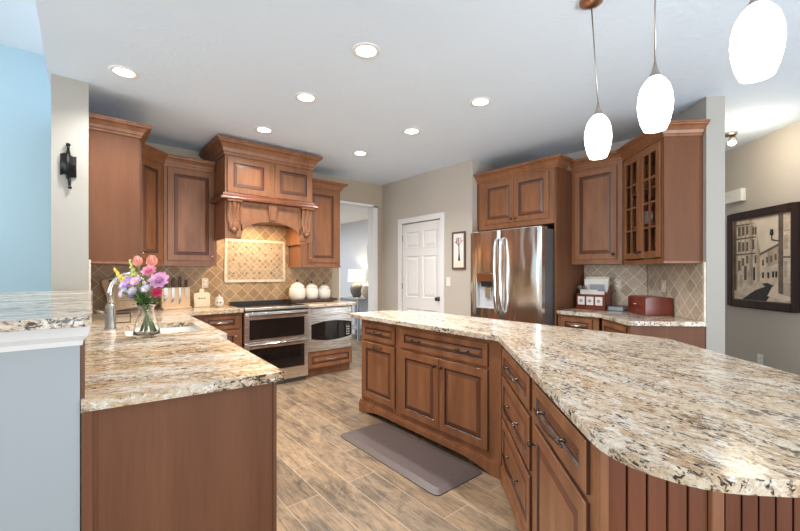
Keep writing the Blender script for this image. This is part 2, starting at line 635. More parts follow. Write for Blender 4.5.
# ------------------------------------------------------------------ room shell
CZ = 2.745
RY = 5.03      # range wall
DX = 3.80      # pantry door wall
FX = 4.53      # fridge wall
S2 = 2 ** 0.5

struct('floor', MB().box(-6, -4.5, -0.08, 10, 9.5, 0), 'floor')
ceil_poly = [(-0.175, 5.2), (-0.19, -0.6), (9.2, -0.6), (9.2, 5.2)]
struct('ceiling', MB().prism(ceil_poly, CZ, 3.40), 'ceil')
struct('ceiling_family', MB().box(-6, -0.6, 3.40, -0.17, 5.3, 3.5), 'ceil_s')
# range wall with the cased opening to the next room
rw = MB()
rw.box(-0.16, RY, 0, 2.99, RY + 0.13, CZ)
rw.box(3.70, RY, 0, 3.93, RY + 0.13, CZ)
rw.box(2.99, RY, 2.39, 3.70, RY + 0.13, CZ)
struct('wall_back', rw, 'tan')
struct('wall_family', MB().box(-6, RY, 0, -0.16, RY + 0.13, 3.4), 'blue')
struct('wall_left', MB().box(-0.16, 3.735, 0, 0.05, RY, CZ), 'offwhite')
struct('wall_pantry', MB().box(DX, 3.15, 0, DX + 0.13, 3.665, CZ).box(DX, 4.535, 0, DX + 0.13, RY, CZ).box(DX, 3.665, 2.06, DX + 0.13, 4.535, CZ), 'taupe')
struct('wall_return', MB().box(DX + 0.13, 3.15, 0, FX + 0.13, 3.28, CZ), 'taupe')
struct('wall_fridge', MB().box(FX, 1.43, 0, FX + 0.13, 3.15, CZ), 'taupe')
struct('wall_stub', MB().prism([(3.915, 0.815), (4.015, 0.715), (4.66, 1.36), (4.66, 1.43), (4.53, 1.43)], 0, CZ), 'offwhite')
struct('wall_hall', MB().prism([(4.55, -0.28), (4.65, -0.38), (8.8, 3.77), (8.7, 3.87)], 0, CZ), 'taupe')
struct('baseboard_hall', MB().prism([(4.55, -0.28), (8.7, 3.87), (8.69, 3.88), (4.54, -0.27)], 0, 0.11), 'trim')
# opening casing
tr = MB()
tr.box(2.985, RY - 0.012, 0, 3.005, RY + 0.142, 2.39).box(3.62, RY - 0.012, 0, 3.70, RY + 0.142, 2.39).box(2.985, RY - 0.012, 2.365, 3.70, RY + 0.142, 2.40)
struct('trim_1', tr, 'trim')
# half wall under the raised bar, with its cove trim
struct('wall_bar', MB().box(-0.62, 1.565, 0, 0.0, 3.735, 1.10), 'bluegrey')
ct = MB().sweep([(-0.62, 1.565), (0.0, 1.565), (0.0, 3.73)], [(0, 1.085), (0.006, 1.085), (0.008, 1.10), (0.02, 1.115), (0.024, 1.15), (0, 1.15)])
ct.box(-0.62, 1.57, 1.10, -0.001, 3.73, 1.15)
struct('trim_2', ct, 'trim')
# next room seen through the opening
struct('wall_den', MB().box(4.55, RY + 0.13, 0, 4.68, 9.2, 2.42).box(3.93, RY + 0.13, 0, 4.55, RY + 0.26, 2.42), 'greywall')
struct('wall_den_back', MB().box(1.2, 9.0, 0, 4.55, 9.13, 2.42), 'greywall')
struct('ceiling_den', MB().box(1.2, RY + 0.13, 2.42, 4.68, 9.2, 2.5), 'ceil_s')
struct('baseboard_den', MB().box(4.535, RY + 0.27, 0, 4.55, 8.98, 0.13), 'trim')


# pantry door: six raised panels, casing, hinges, knob
def pantry_door():
    cas = MB()
    y0, y1 = 3.625, 4.605
    cas.box(DX - 0.018, y0, 0, DX + 0.0, y0 + 0.075, 2.135).box(DX - 0.018, y1 - 0.075, 0, DX, y1, 2.135).box(DX - 0.018, y0 + 0.075, 2.06, DX, y1 - 0.075, 2.135)
    cas.box(DX, y0 + 0.045, 0, DX + 0.13, y0 + 0.065, 2.06).box(DX, y1 - 0.065, 0, DX + 0.13, y1 - 0.045, 2.06)
    struct('trim_3', cas, 'trim', None, 0.004)
    d = bpy.data.objects.new('door_1', None)
    C.objects.link(d)
    d['kind'] = 'structure'
    d.location = (DX + 0.012, 4.53, 0)
    d.rotation_euler = (0, 0, -PI / 2)
    W, Hh = 0.85, 2.045
    leaf = MB().box(0, 0.004, 0.01, W, 0.036, Hh)
    xs = [(0, 0.10), (0.10, 0.385), (0.385, 0.465), (0.465, 0.75), (0.75, W)]
    rows = [(0.22, 0.78), (0.95, 1.56), (1.68, 1.92)]
    # stiles and rails stand proud, panels sit between
    for a in (0, 2, 4):
        leaf.box(xs[a][0], 0.0, 0.01, xs[a][1], 0.004, Hh)
    zr = [0.01] + [z for r in rows for z in r] + [Hh]
    for i in range(0, len(zr), 2):
        for a in (1, 3):
            leaf.box(xs[a][0], 0.0, zr[i], xs[a][1], 0.004, zr[i + 1])
    leaf.build('door_leaf', 'doorwhite', d, 0.0015)
    for z0, z1 in rows:
        for a in (1, 3):
            p = MB()
            x0, x1 = xs[a]
            v, f = [], []
            for dd, yy in ((0, 0.001), (0.012, 0.012), (0.02, 0.012), (0.055, 0.002)):
                v += [(x0 + dd, yy, z0 + dd), (x1 - dd, yy, z0 + dd), (x1 - dd, yy, z1 - dd), (x0 + dd, yy, z1 - dd)]
            for i in range(3):
                for k in range(4):
                    j = (k + 1) % 4
                    f.append((i * 4 + k, i * 4 + j, i * 4 + 4 + j, i * 4 + 4 + k))
            f.append((12, 13, 14, 15))
            # the recess needs to sit in front of the slab
            p.add([(a_, b_ - 0.009, c_) for a_, b_, c_ in v], f)
            p.build('door_panel', 'doorwhite', d)
    for z in (0.28, 1.11, 1.84):
        MB().box(-0.012, -0.010, z - 0.045, 0.006, -0.001, z + 0.045).build('hinge', 'bronze', d)
    k = MB().lathe([(0.03, 0), (0.03, 0.006), (0.012, 0.01), (0.012, 0.03), (0.026, 0.04), (0.03, 0.055), (0.02, 0.068), (0.0001, 0.07)], seg=20, mat=Matrix.Translation((W - 0.065, 0, 0.95)) @ Matrix.Rotation(PI / 2, 4, 'X'))
    k.build('door_knob', 'bronze', d)


pantry_door()


# ------------------------------------------------------------------ cabinet kit
CROWN = [(0, 0), (0.010, 0), (0.012, 0.018), (0.020, 0.022), (0.028, 0.045), (0.050, 0.070), (0.072, 0.080), (0.074, 0.088), (0.082, 0.090), (0.082, 0.105), (0, 0.105)]


def crown(parent, path, z, sc=1.0, sz=1.0, mat='wood'):
    MB().sweep(path, [(o * sc, z + q * sz) for o, q in CROWN]).build('crown_molding', mat, parent)


def knob(parent, x, y, z, mat='bronze'):
    prof = [(0.008, 0), (0.006, 0.006), (0.005, 0.012), (0.013, 0.018), (0.015, 0.023), (0.011, 0.029), (0.0001, 0.031)]
    MB().lathe(prof, seg=14, mat=Matrix.Translation((x, y, z)) @ Matrix.Rotation(PI / 2, 4, 'X')).build('knob', mat, parent)


def pull(parent, x, y, z, L=0.11, mat='bronze'):
    mb = MB()
    h = L / 2
    for sx in (-1, 1):
        mb.lathe([(0.009, 0), (0.009, 0.004), (0.005, 0.008), (0.005, 0.026), (0.0001, 0.027)], seg=10, mat=Matrix.Translation((x + sx * h * 0.8, y, z)) @ Matrix.Rotation(PI / 2, 4, 'X'))
    pts = [(x - h * 1.12, y - 0.024, z), (x - h * 0.8, y - 0.027, z), (x - h * 0.35, y - 0.034, z - 0.003), (x, y - 0.036, z - 0.004), (x + h * 0.35, y - 0.034, z - 0.003), (x + h * 0.8, y - 0.027, z), (x + h * 1.12, y - 0.024, z)]
    mb.tube(pts, [0.004, 0.006, 0.0055, 0.0055, 0.0055, 0.006, 0.004], 8)
    mb.build('handle', mat, parent)


def leaf(parent, name, x0, z0, x1, z1, y=0.0, fr=0.055, slope=0.026, hw=None, mats=('wood', 'glaze', 'bevel'), t=0.014, metal='bronze'):
    """a raised-panel door or drawer front standing t proud of the plane y"""
    d = MB().panel(x0, z0, x1, z1, y - t, t - 0.0005, fr, slope).build(name, list(mats), parent)
    if hw:
        for h in hw:
            if h[0] == 'knob':
                knob(d, h[1], y - t, h[2], metal)
            else:
                pull(d, h[1], y - t, h[2], h[3] if len(h) > 3 else 0.11, metal)
    return d


# ------------------------------------------------------------------ island
island_poly = [(2.02, 3.24), (2.02, 1.465), (0.845, 0.29), (1.557, -0.422), (2.735, 0.755), (2.745, 2.86), (2.52, 3.24)]
ip = rounded(island_poly, [0.05, 0.05, 0.21, 0.25, 0.06, 0.30, 0.16])
top = MB().prism(ip, 0.880, 0.914).build('island_worktop', 'granite', None, 0.009, 3)
tag(top, 'polished cream and brown granite worktop bent around the kitchen island', 'worktop')


def base_mold(parent, x0, x1, y=0.0, left=True, right=True):
    """base board with feet at the named ends and a long shallow arch between them"""
    mb = MB()
    pts = []
    H_, W_ = 0.048, 0.30
    if left:
        pts += [(x0, 0.0), (x0 + 0.05, 0.0)]
        pts += [(x0 + 0.05 + W_ * i / 8, H_ * math.sin(PI / 2 * i / 8)) for i in range(1, 9)]
    else:
        pts += [(x0, H_)]
    if right:
        pts += [(x1 - 0.05 - W_ * (8 - i) / 8, H_ * math.cos(PI / 2 * i / 8)) for i in range(0, 8)]
        pts += [(x1 - 0.05, 0.0), (x1, 0.0)]
    else:
        pts += [(x1, H_)]
    pts += [(x1, 0.084), (x0, 0.084)]
    mb.prismxz(pts, y - 0.018, y)
    mb.prismxz([(x0, 0.0845), (x1, 0.0845), (x1, 0.096), (x0, 0.096)], y - 0.013, y)
    mb.prismxz([(x0, 0.0965), (x1, 0.0965), (x1, 0.110), (x0, 0.110)], y - 0.006, y)
    mb.build('base_molding', 'wood', parent)


def frame_body(x0, x1, d, z0=0.0, z1=0.875):
    return MB().box(x0, 0, 0.10, x1, d, z1).box(x0, 0.07, 0.0, x1, d, 0.10, 1)


RI = -PI / 2
i1 = thing('island_cabinet', 'narrow island cabinet with one drawer over a pull-out door, at the far end', 'cabinet', (2.06, 3.05, 0), RI, 'island base cabinets')
frame_body(0, 0.549, 0.62).build('body', ['wood', 'glaze'], i1, 0.002)
leaf(i1, 'drawer_front', 0.035, 0.695, 0.513, 0.848, fr=0.04, slope=0.018, hw=[('pull', 0.274, 0.772, 0.13)])
leaf(i1, 'door', 0.035, 0.155, 0.513, 0.672, hw=[('pull', 0.274, 0.642, 0.13)])
base_mold(i1, -0.018, 0.549, right=False)

i2 = thing('island_cabinet', 'wide island cabinet with one long two-handle drawer over a pair of doors', 'cabinet', (2.06, 2.50, 0), RI, 'island base cabinets')
frame_body(0, 1.03, 0.62).build('body', ['wood', 'glaze'], i2, 0.002)
leaf(i2, 'drawer_front', 0.045, 0.695, 0.93, 0.848, fr=0.04, slope=0.018, hw=[('pull', 0.23, 0.772, 0.11), ('pull', 0.725, 0.772, 0.11)])
leaf(i2, 'door', 0.045, 0.145, 0.485, 0.672, hw=[('knob', 0.455, 0.615)])
leaf(i2, 'door', 0.49, 0.145, 0.93, 0.672, hw=[('knob', 0.52, 0.615)])
base_mold(i2, 0.001, 1.03, left=False)

RJ = -3 * PI / 4
org2 = (2.062, 1.462, 0)


def along2(d):
    return (org2[0] - d / S2, org2[1] - d / S2, 0)


i3 = thing('island_cabinet', 'island cabinet with three stacked drawers, beside the bend of the worktop', 'cabinet', along2(0.01), RJ, 'island base cabinets')
frame_body(0, 0.775, 0.62).build('body', ['wood', 'glaze'], i3, 0.002)
for z0, z1 in ((0.70, 0.848), (0.435, 0.675), (0.13, 0.41)):
    leaf(i3, 'drawer_front', 0.05, z0, 0.735, z1, fr=0.045, slope=0.02, hw=[('pull', 0.385, (z0 + z1) / 2, 0.30)])
base_mold(i3, 0.001, 0.775, right=False)
i4 = thing('island_cabinet', 'island cabinet with a single drawer over one door, nearest the camera', 'cabinet', along2(0.79), RJ, 'island base cabinets')
MB().prism([(0, 0), (0.635, 0), (0.635, 0.29), (0.25, 0.29), (0.25, 0.86), (0.1, 0.86), (0, 0.62)], 0, 0.875).build('body', 'wood', i4, 0.002)
leaf(i4, 'drawer_front', 0.035, 0.70, 0.60, 0.848, fr=0.045, slope=0.02, hw=[('pull', 0.31, 0.775, 0.30)])
leaf(i4, 'door', 0.035, 0.13, 0.60, 0.675, hw=[('knob', 0.062, 0.60)])
base_mold(i4, 0.001, 0.635, left=False)
# beadboard end and the recessed knee panel with its bracket
e5 = thing('island_end_panel', 'beaded cherry panel closing the near end of the island, under the overhang', 'panel', along2(0.79 + 0.637), RJ)


def beads(x, y0, y1, t, z1=0.872, pitch=0.055):
    """beadboard facing +x: boards with dark v grooves"""
    mb = MB()
    n = max(1, round((y1 - y0) / pitch))
    p = (y1 - y0) / n
    for i in range(n):
        a, b = y0 + i * p, y0 + (i + 1) * p
        mb.box(x, a + 0.003, 0.0, x + t, b - 0.003, z1)
        mb.box(x, b - 0.003, 0.0, x + t * 0.4, b + 0.003 if i < n - 1 else b, z1, 1)
    return mb


MB().box(0.0, -0.001, 0, 0.026, 0.022, 0.872).build('corner_post', 'wood', e5, 0.003)
beads(0.0, 0.022, 0.27, 0.014, pitch=0.05).build('beadboard', ['bead', 'glaze'], e5, 0.0015)
MB().box(0.0, 0.27, 0, 0.026, 0.30, 0.872).build('corner_post', 'wood', e5, 0.003)
e6 = thing('knee_panel', 'recessed beaded panel with a scrolled bracket under the bar end of the island', 'panel', along2(0.79 + 0.252), RJ)
beads(0.0, 0.302, 0.85, 0.014, pitch=0.055).build('beadboard', ['bead', 'glaze'], e6, 0.0015)
cb = MB()
prof = []
for i in range(11):
    u = i / 10
    prof.append((0.015 + 0.33 * (1 - u) ** 1.8 + 0.03 * math.sin(PI * u), 0.850 - 0.42 * u))
cb_poly = [(0.015, 0.87), (0.37, 0.87), (0.37, 0.850)] + prof + [(0.015, 0.41)]
for yy, mi in ((0.355, 0), (0.385, 0), (0.415, 0)):
    cb.prismxz(cb_poly if yy == 0.385 else [(x * 0.93 + 0.001, z) for x, z in cb_poly], yy - 0.012, yy + 0.012)
cb.build('bracket', 'wood', e6, 0.004)

# ------------------------------------------------------------------ peninsula and sink run
pen_poly = [(0.002, 1.553), (0.632, 1.485), (0.683, 2.63), (0.742, 2.665), (0.80, 4.37), (1.388, 4.37), (1.388, RY - 0.002), (0.052, RY - 0.002), (0.052, 3.74), (0.002, 3.73)]
pp = rounded(pen_poly, [0, 0.012, 0, 0.01, 0.02, 0, 0, 0, 0, 0], 4)
sink_hole = rounded([(0.22, 2.93), (0.665, 2.92), (0.695, 3.53), (0.245, 3.54)], [0.05] * 4, 6)
pt = MB().prism(pp, 0.876, 0.914, 0, [sink_hole]).build('peninsula_worktop', 'granite_b', None, 0.008, 3)
tag(pt, 'golden brown granite worktop of the sink peninsula, running into the corner', 'worktop')
sb = MB()
so = rounded([(0.205, 2.915), (0.68, 2.905), (0.71, 3.545), (0.23, 3.555)], [0.05] * 4, 6)
si = rounded([(0.222, 2.932), (0.663, 2.922), (0.693, 3.528), (0.247, 3.538)], [0.05] * 4, 6)
n = len(so)
sv = [(x, y, 0.874) for x, y in so] + [(x, y, 0.874) for x, y in si] + [(0.46 + (x - 0.46) * 0.92, 3.22 + (y - 3.22) * 0.94, 0.68) for x, y in si] + [(x, y, 0.66) for x, y in so]
sf = []
for i in range(n):
    j = (i + 1) % n
    sf += [(i, j, n + j, n + i), (n + i, n + j, 2 * n + j, 2 * n + i), (j, i, 3 * n + i, 3 * n + j)]
sf += [tuple(2 * n + i for i in range(n)), tuple(3 * n + i for i in reversed(range(n)))]
sk = thing('sink', 'white undermount sink basin set into the granite peninsula', 'sink', (0, 0, 0))
MB().add(sv, sf).build('basin', 'white', sk)
MB().lathe([(0.0001, 0.002), (0.03, 0.003), (0.04, 0.0)], (0.46, 3.22, 0.681), 20).build('drain', 'steel', sk)

pc = thing('peninsula_cabinet', 'plain cherry sided base cabinet of the sink peninsula', 'cabinet', (0.032, 1.575, 0))
sl = (1.485 - 1.553) / 0.63
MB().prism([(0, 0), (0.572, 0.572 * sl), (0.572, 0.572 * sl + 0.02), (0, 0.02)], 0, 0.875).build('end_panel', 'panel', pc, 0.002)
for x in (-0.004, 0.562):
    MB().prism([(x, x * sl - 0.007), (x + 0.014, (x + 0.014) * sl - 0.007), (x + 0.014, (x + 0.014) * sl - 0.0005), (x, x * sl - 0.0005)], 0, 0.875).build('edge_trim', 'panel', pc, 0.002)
MB().prism([(0.55, -0.035), (0.572, -0.04), (0.615, 1.07), (0.697, 1.10), (0.755, 2.76), (0.74, 2.76), (0.682, 1.12), (0.595, 1.09)], 0.0, 0.875).build('front_panel', 'wood', pc)
MB().box(0.06, 0.025, 0.0, 0.55, 1.0, 0.02).build('floor_panel', 'wood', pc)
st = thing('filler_strip', 'dark brown vertical filler strip between the half wall and the peninsula cabinet', 'trim', (0, 0, 0))
MB().prism([(0.003, 1.556), (0.030, 1.553), (0.030, 1.60), (0.003, 1.60)], 0, 0.875).build('strip', 'panel', st)
MB().prism([(0.0015, 1.57), (0.012, 1.57), (0.012, 1.60), (0.0015, 1.60)], 0.915, 1.148).build('upper_strip', 'panel', st)

# raised bar slab
bar = MB().prism(rounded([(-0.75, 1.50), (0.028, 1.47), (0.072, 3.66), (0.05, 3.732), (-0.75, 3.732)], [0, 0.03, 0.03, 0, 0], 5), 1.151, 1.18).build('bar_top', 'granite_bar', None, 0.008, 3)
tag(bar, 'grey and black speckled granite slab capping the blue grey half wall', 'worktop')
# the wall end stands in a notch behind the slab

# ------------------------------------------------------------------ range run
g2 = MB().prism([(2.166, 4.37), (2.868, 4.37), (2.868, RY - 0.002), (2.166, RY - 0.002)], 0.876, 0.914).build('side_worktop', 'granite_b', None, 0.008, 3)
tag(g2, 'short granite worktop right of the range, carrying the three white canisters', 'worktop')

dc = thing('drawer_cabinet', 'cherry base cabinet with drawer and door tucked between sink corner and range', 'cabinet', (0.80, 4.42, 0), 0)
MB().box(0, 0, 0.10, 0.585, 0.60, 0.875).box(0, 0.06, 0, 0.585, 0.60, 0.10).build('body', 'wood', dc, 0.002)
leaf(dc, 'drawer_front', 0.19, 0.70, 0.545, 0.848, fr=0.04, slope=0.018, hw=[('pull', 0.367, 0.775, 0.12)], metal='pewter')
leaf(dc, 'door', 0.19, 0.13, 0.545, 0.68, hw=[('knob', 0.51, 0.62)], metal='pewter')

mc = thing('microwave_cabinet', 'cherry cabinet housing the drawer microwave, one raised panel drawer below', 'cabinet', (2.17, 4.42, 0), 0)
bx = MB().box(0, 0.06, 0, 0.66, 0.60, 0.10).box(0, 0, 0.10, 0.66, 0.60, 0.318).box(0, 0, 0.318, 0.012, 0.60, 0.875).box(0.648, 0, 0.318, 0.66, 0.60, 0.875).box(0.012, 0.5, 0.318, 0.648, 0.60, 0.875).box(0.012, 0, 0.866, 0.648, 0.5, 0.875)
bx.build('body', 'wood', mc, 0.002)
leaf(mc, 'drawer_front', 0.015, 0.115, 0.645, 0.305, fr=0.045, slope=0.02, hw=[('pull', 0.33, 0.21, 0.13)], metal='pewter')
mw = thing('microwave', 'stainless drawer microwave with a bowed black window, right of the range', 'microwave', (2.185, 4.42, 0.32), 0)
MB().box(0.0, -0.012, 0.0, 0.63, 0.46, 0.544).build('housing', 'steel', mw, 0.003)


def bowed(x0, x1, z0, z1, bow, y0, y1, n=14, inset=0):
    pts = []
    for i in range(n + 1):
        u = i / n
        pts.append((x0 + (x1 - x0) * u, z0 - bow * 4 * u * (1 - u)))
    for i in range(n + 1):
        u = 1 - i / n
        pts.append((x0 + (x1 - x0) * u, z1 + bow * 4 * u * (1 - u)))
    return MB().prismxz(pts, y0, y1)


md = MB().box(0.02, -0.034, 0.02, 0.615, -0.0125, 0.455).build('drawer_front', 'steel', mw, 0.004)
bowed(0.025, 0.608, 0.165, 0.345, 0.035, -0.038, -0.0345).build('window', 'blackglass', mw)
kp = MB().box(0.525, -0.0388, 0.17, 0.585, -0.0381, 0.335)
kp.build('control_panel', 'black', mw)
for r in range(4):
    for x in (0.533, 0.562):
        MB().box(x, -0.0400, 0.18 + r * 0.032, x + 0.014, -0.0389, 0.191 + r * 0.032).build('button', 'plastic', mw)
MB().box(0.02, -0.028, 0.47, 0.615, -0.0125, 0.535).build('upper_trim', 'steel', mw, 0.003)

rg = thing('range', 'stainless double oven range with black glass cooktop', 'range', (1.398, 4.36, 0), 0)
MB().box(0, 0.03, 0.052, 0.758, 0.63, 0.895).box(0.02, 0.09, 0, 0.738, 0.6, 0.07).build('body', 'steel', rg, 0.003)
MB().box(0.001, 0.005, 0.896, 0.757, 0.60, 0.918).build('cooktop', 'blackglass', rg, 0.003)
MB().box(-0.001, -0.022, 0.888, 0.759, 0.004, 0.919).build('front_rail', 'steel', rg, 0.005)
MB().box(0.02, 0.601, 0.896, 0.738, 0.64, 0.955).build('rear_vent', 'black', rg, 0.004)
for (x, y, r) in ((0.2, 0.17, 0.105), (0.2, 0.43, 0.08), (0.55, 0.17, 0.08), (0.55, 0.43, 0.11), (0.38, 0.46, 0.06)):
    MB().lathe([(r - 0.006, 0), (r - 0.006, 0.0006), (r, 0.0006), (r, 0)], (x, y, 0.9181), 32).build('burner_ring', 'burner', rg)


def oven_door(z0, z1, wz0, wz1, hz):
    d = MB()
    d.box(0.0, 0.0, z0, 0.758, 0.029, z1)
    od = d.build('oven_door', 'steel', rg, 0.004)
    MB().box(0.05, -0.003, wz0, 0.708, -0.0002, wz1).build('window', 'blackglass', od)
    h = MB().box(0.02, -0.058, hz - 0.018, 0.738, -0.034, hz + 0.018)
    h.box(0.03, -0.035, hz - 0.012, 0.055, 0.0, hz + 0.012).box(0.703, -0.035, hz - 0.012, 0.728, 0.0, hz + 0.012)
    h.build('handle', 'chrome', od, 0.007, 3)


oven_door(0.535, 0.862, 0.560, 0.785, 0.832)
oven_door(0.055, 0.530, 0.19, 0.455, 0.497)
MB().box(0.0, 0.02, 0.866, 0.758, 0.029, 0.886).build('vent_slot', 'black', rg)
MB().box(0.01, 0.04, 0.0, 0.748, 0.085, 0.05).build('kick_panel', 'darksteel', rg)

# backsplash behind the range, in its own pieces
def splash(name, label, rects, loc, rz, mat, th=0.008):
    mb = MB()
    for x0, z0, x1, z1 in rects:
        mb.box(x0, -th, z0, x1, 0, z1)
    o = mb.build(name, mat)
    o.location = loc
    o.rotation_euler = (0, 0, rz)
    return tag(o, label, 'backsplash')


sp = thing('backsplash', 'diamond laid tan travertine backsplash behind the range', 'backsplash', (0, RY - 0.001, 0), 0)
mbs = MB()
for x0, z0, x1, z1 in ((0.055, 0.915, 1.215, 1.385), (1.215, 0.915, 2.18, 1.925), (2.18, 0.915, 2.86, 1.385)):
    mbs.box(x0, -0.008, z0, x1, 0, z1)
mbs.build('field_tiles', 'tile', sp)
mo = MB().box(1.40, -0.013, 1.225, 2.105, -0.0085, 1.70)
mo.build('mosaic_inset', 'mosaic', sp)
for i in range(1, 9):
    for j in range(1, 6):
        if (i + j) % 2 == 0 and 1.42 + i * 0.08 < 2.09:
            cx_, cz_ = 1.40 + i * 0.08 - 0.01, 1.225 + j * 0.082
            MB().prismxz([(cx_ - 0.011, cz_), (cx_, cz_ - 0.011), (cx_ + 0.011, cz_), (cx_, cz_ + 0.011)], -0.0145, -0.0131).build('accent_tile', 'accent', sp)
fr = MB()
for a in ((1.365, 1.19, 2.14, 1.222), (1.365, 1.702, 2.14, 1.735), (1.365, 1.222, 1.398, 1.702), (2.107, 1.222, 2.14, 1.702)):
    fr.box(a[0], -0.022, a[1], a[2], -0.0085, a[3])
fr.build('border_strip', 'marble', sp, 0.006)
MB().box(1.215, -0.014, 1.415, 1.23, -0.0085, 1.68).build('edge_strip', 'marble', sp)
lsp = thing('side_backsplash', 'brown travertine backsplash on the side wall behind the faucet', 'backsplash', (0.051, 0, 0))
MB().box(0, 3.76, 0.915, 0.008, RY - 0.012, 1.40).build('field_tiles', 'tile', lsp)
MB().box(0, 3.737, 0.915, 0.012, 3.76, 1.41).build('edge_strip', 'marble', lsp)

# ------------------------------------------------------------------ upper cabinets, range side
UZ0, UZ1 = 1.405, 2.455
lu = thing('wall_cabinet', 'upper cabinet showing a plain flat side, next to the sconce wall', 'cabinet', (0.388, 3.90, 0), PI / 2, 'cherry upper cabinets')
# local x runs along +Y, front faces +X (local -y)
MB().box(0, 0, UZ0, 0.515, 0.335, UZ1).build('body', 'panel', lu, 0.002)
leaf(lu, 'door', 0.02, UZ0 + 0.03, 0.495, UZ1 - 0.03, hw=[('knob', 0.46, UZ0 + 0.08)], metal='pewter')
crown(lu, [(0, 0.335), (0, 0), (0.515, 0)], UZ1 - 0.01)
MB().box(0, -0.004, UZ0 - 0.018, 0.515, 0.335, UZ0).build('light_rail', 'wood', lu)
# diagonal corner cabinet
cu = thing('corner_cabinet', 'diagonal corner upper cabinet with a narrow dark red door', 'cabinet', (0.392, 4.417, 0), PI / 4, 'cherry upper cabinets')
dl = 0.395
MB().prism([(0, 0), (dl, 0), (dl + 0.232, 0.232), (dl / 2 + 0.02, 0.64), (-0.236, 0.236)], UZ0, UZ1).build('body', 'wood', cu, 0.002)
leaf(cu, 'door', 0.045, UZ0 + 0.045, dl - 0.03, UZ1 - 0.03, fr=0.06, hw=[('knob', 0.075, UZ0 + 0.10)], metal='pewter')
crown(cu, [(0.0, 0), (dl, 0)], UZ1 - 0.01, 0.95)
MB().box(0, -0.004, UZ0 - 0.018, dl, 0.2, UZ0).build('light_rail', 'wood', cu)
# range wall, left of the hood
ru = thing('wall_cabinet', 'tall single door upper cabinet directly left of the range hood', 'cabinet', (0.675, 4.70, 0), 0, 'cherry upper cabinets')
MB().box(0, 0, UZ0, 0.52, 0.325, UZ1).build('body', 'wood', ru, 0.002)
leaf(ru, 'door', 0.035, UZ0 + 0.04, 0.495, UZ1 - 0.025, fr=0.06, hw=[('knob', 0.465, UZ0 + 0.09)], metal='pewter')
crown(ru, [(0, 0), (0.488, 0)], UZ1 - 0.01)
MB().box(0, -0.004, UZ0 - 0.018, 0.52, 0.325, UZ0).build('light_rail', 'wood', ru)
# right of the hood
hu = thing('wall_cabinet', 'single door upper cabinet between the range hood and the cased opening', 'cabinet', (2.195, 4.68, 0), 0, 'cherry upper cabinets')
MB().box(0, 0, 1.405, 0.605, 0.345, UZ1).build('body', 'wood', hu, 0.002)
leaf(hu, 'door', 0.115, 1.45, 0.55, UZ1 - 0.03, fr=0.06, hw=[('knob', 0.145, 1.50)], metal='pewter')
crown(hu, [(0.06, 0), (0.605, 0), (0.605, 0.345)], UZ1 - 0.01)
MB().sweep([(0, 0.345), (0, 0), (0.605, 0), (0.605, 0.345)], [(0, 1.387), (0.008, 1.387), (0.008, 1.398), (0.004, 1.405), (0, 1.405)]).build('light_rail', 'wood', hu)

# ------------------------------------------------------------------ range hood
hd = thing('range_hood', 'carved cherry range hood with arched valance and two corbels', 'hood', (1.172, 4.29, 0), 0)
HW = 1.005
HD = 0.728
hb = MB().box(0, 0, 2.14, HW, HD, 2.58)
hb.box(0, 0.02, 1.675, 0.022, HD, 2.14).box(HW - 0.022, 0.02, 1.675, HW, HD, 2.14)
hb.box(0.022, 0.03, 1.93, HW - 0.022, HD, 1.95)
hb.build('body', 'wood', hd, 0.002)
leaf(hd, 'door', 0.02, 2.165, 0.47, 2.545, fr=0.06, slope=0.028)
leaf(hd, 'door', 0.535, 2.165, 0.985, 2.545, fr=0.06, slope=0.028)
MB().sweep([(0, HD), (0, 0), (HW, 0), (HW, HD)], [(o * 1.15, 2.56 + q * 1.5) for o, q in CROWN]).build('crown_molding', 'wood', hd)
MB().sweep([(0, 0.40), (0, 0), (HW, 0), (HW, 0.40)], [(0, 2.085), (0.042, 2.085), (0.052, 2.092), (0.055, 2.105), (0.050, 2.116), (0.035, 2.128), (0.024, 2.142), (0.02, 2.160), (0, 2.162)]).build('mantel_shelf', 'bead', hd)
# valance: flat front with an arch cut, recessed spandrels
AX0, AX1, AZ0, AZ1 = 0.165, 0.84, 1.675, 1.885
pts = [(0, 1.675), (AX0, 1.675)]
for i in range(1, 20):
    th = PI - PI * i / 20
    pts.append(((AX0 + AX1) / 2 + (AX1 - AX0) / 2 * math.cos(th), AZ0 + 0.02 + (AZ1 - AZ0 - 0.02) * math.sin(th) ** 0.85))
pts += [(AX1, 1.675), (HW, 1.675), (HW, 2.10), (0, 2.10)]
MB().prismxz(pts, 0.0, 0.019).build('valance', 'wood', hd, 0.002)
# raised arch band and the frame around the spandrels
band = []
for i in range(0, 21):
    th = PI - PI * i / 20
    band.append((math.cos(th), math.sin(th)))
am = MB()
mx, hx = (AX0 + AX1) / 2, (AX1 - AX0) / 2
for i in range(20):
    (c0, s0), (c1, s1) = band[i], band[i + 1]
    f0 = lambda c, s, k: (mx + (hx + k) * c, AZ0 + 0.02 + (AZ1 - AZ0 - 0.02 + k) * max(s, 0) ** 0.85)
    am.prismxz([f0(c0, s0, 0.0), f0(c1, s1, 0.0), f0(c1, s1, 0.055), f0(c0, s0, 0.055)], -0.012, -0.0005)
am.build('arch_band', 'wood', hd)
sr = MB()
sr.box(0.155, -0.012, 2.045, 0.85, -0.0005, 2.084).box(0.155, -0.012, 1.76, 0.175, -0.0005, 2.045).box(0.83, -0.012, 1.76, 0.85, -0.0005, 2.045)
sr.build('valance_frame', 'wood', hd, 0.003)
MB().prismxz([(0.465, 1.90), (0.54, 1.90), (0.553, 2.084), (0.452, 2.084)], -0.03, -0.0005).build('keystone', 'wood', hd, 0.004)


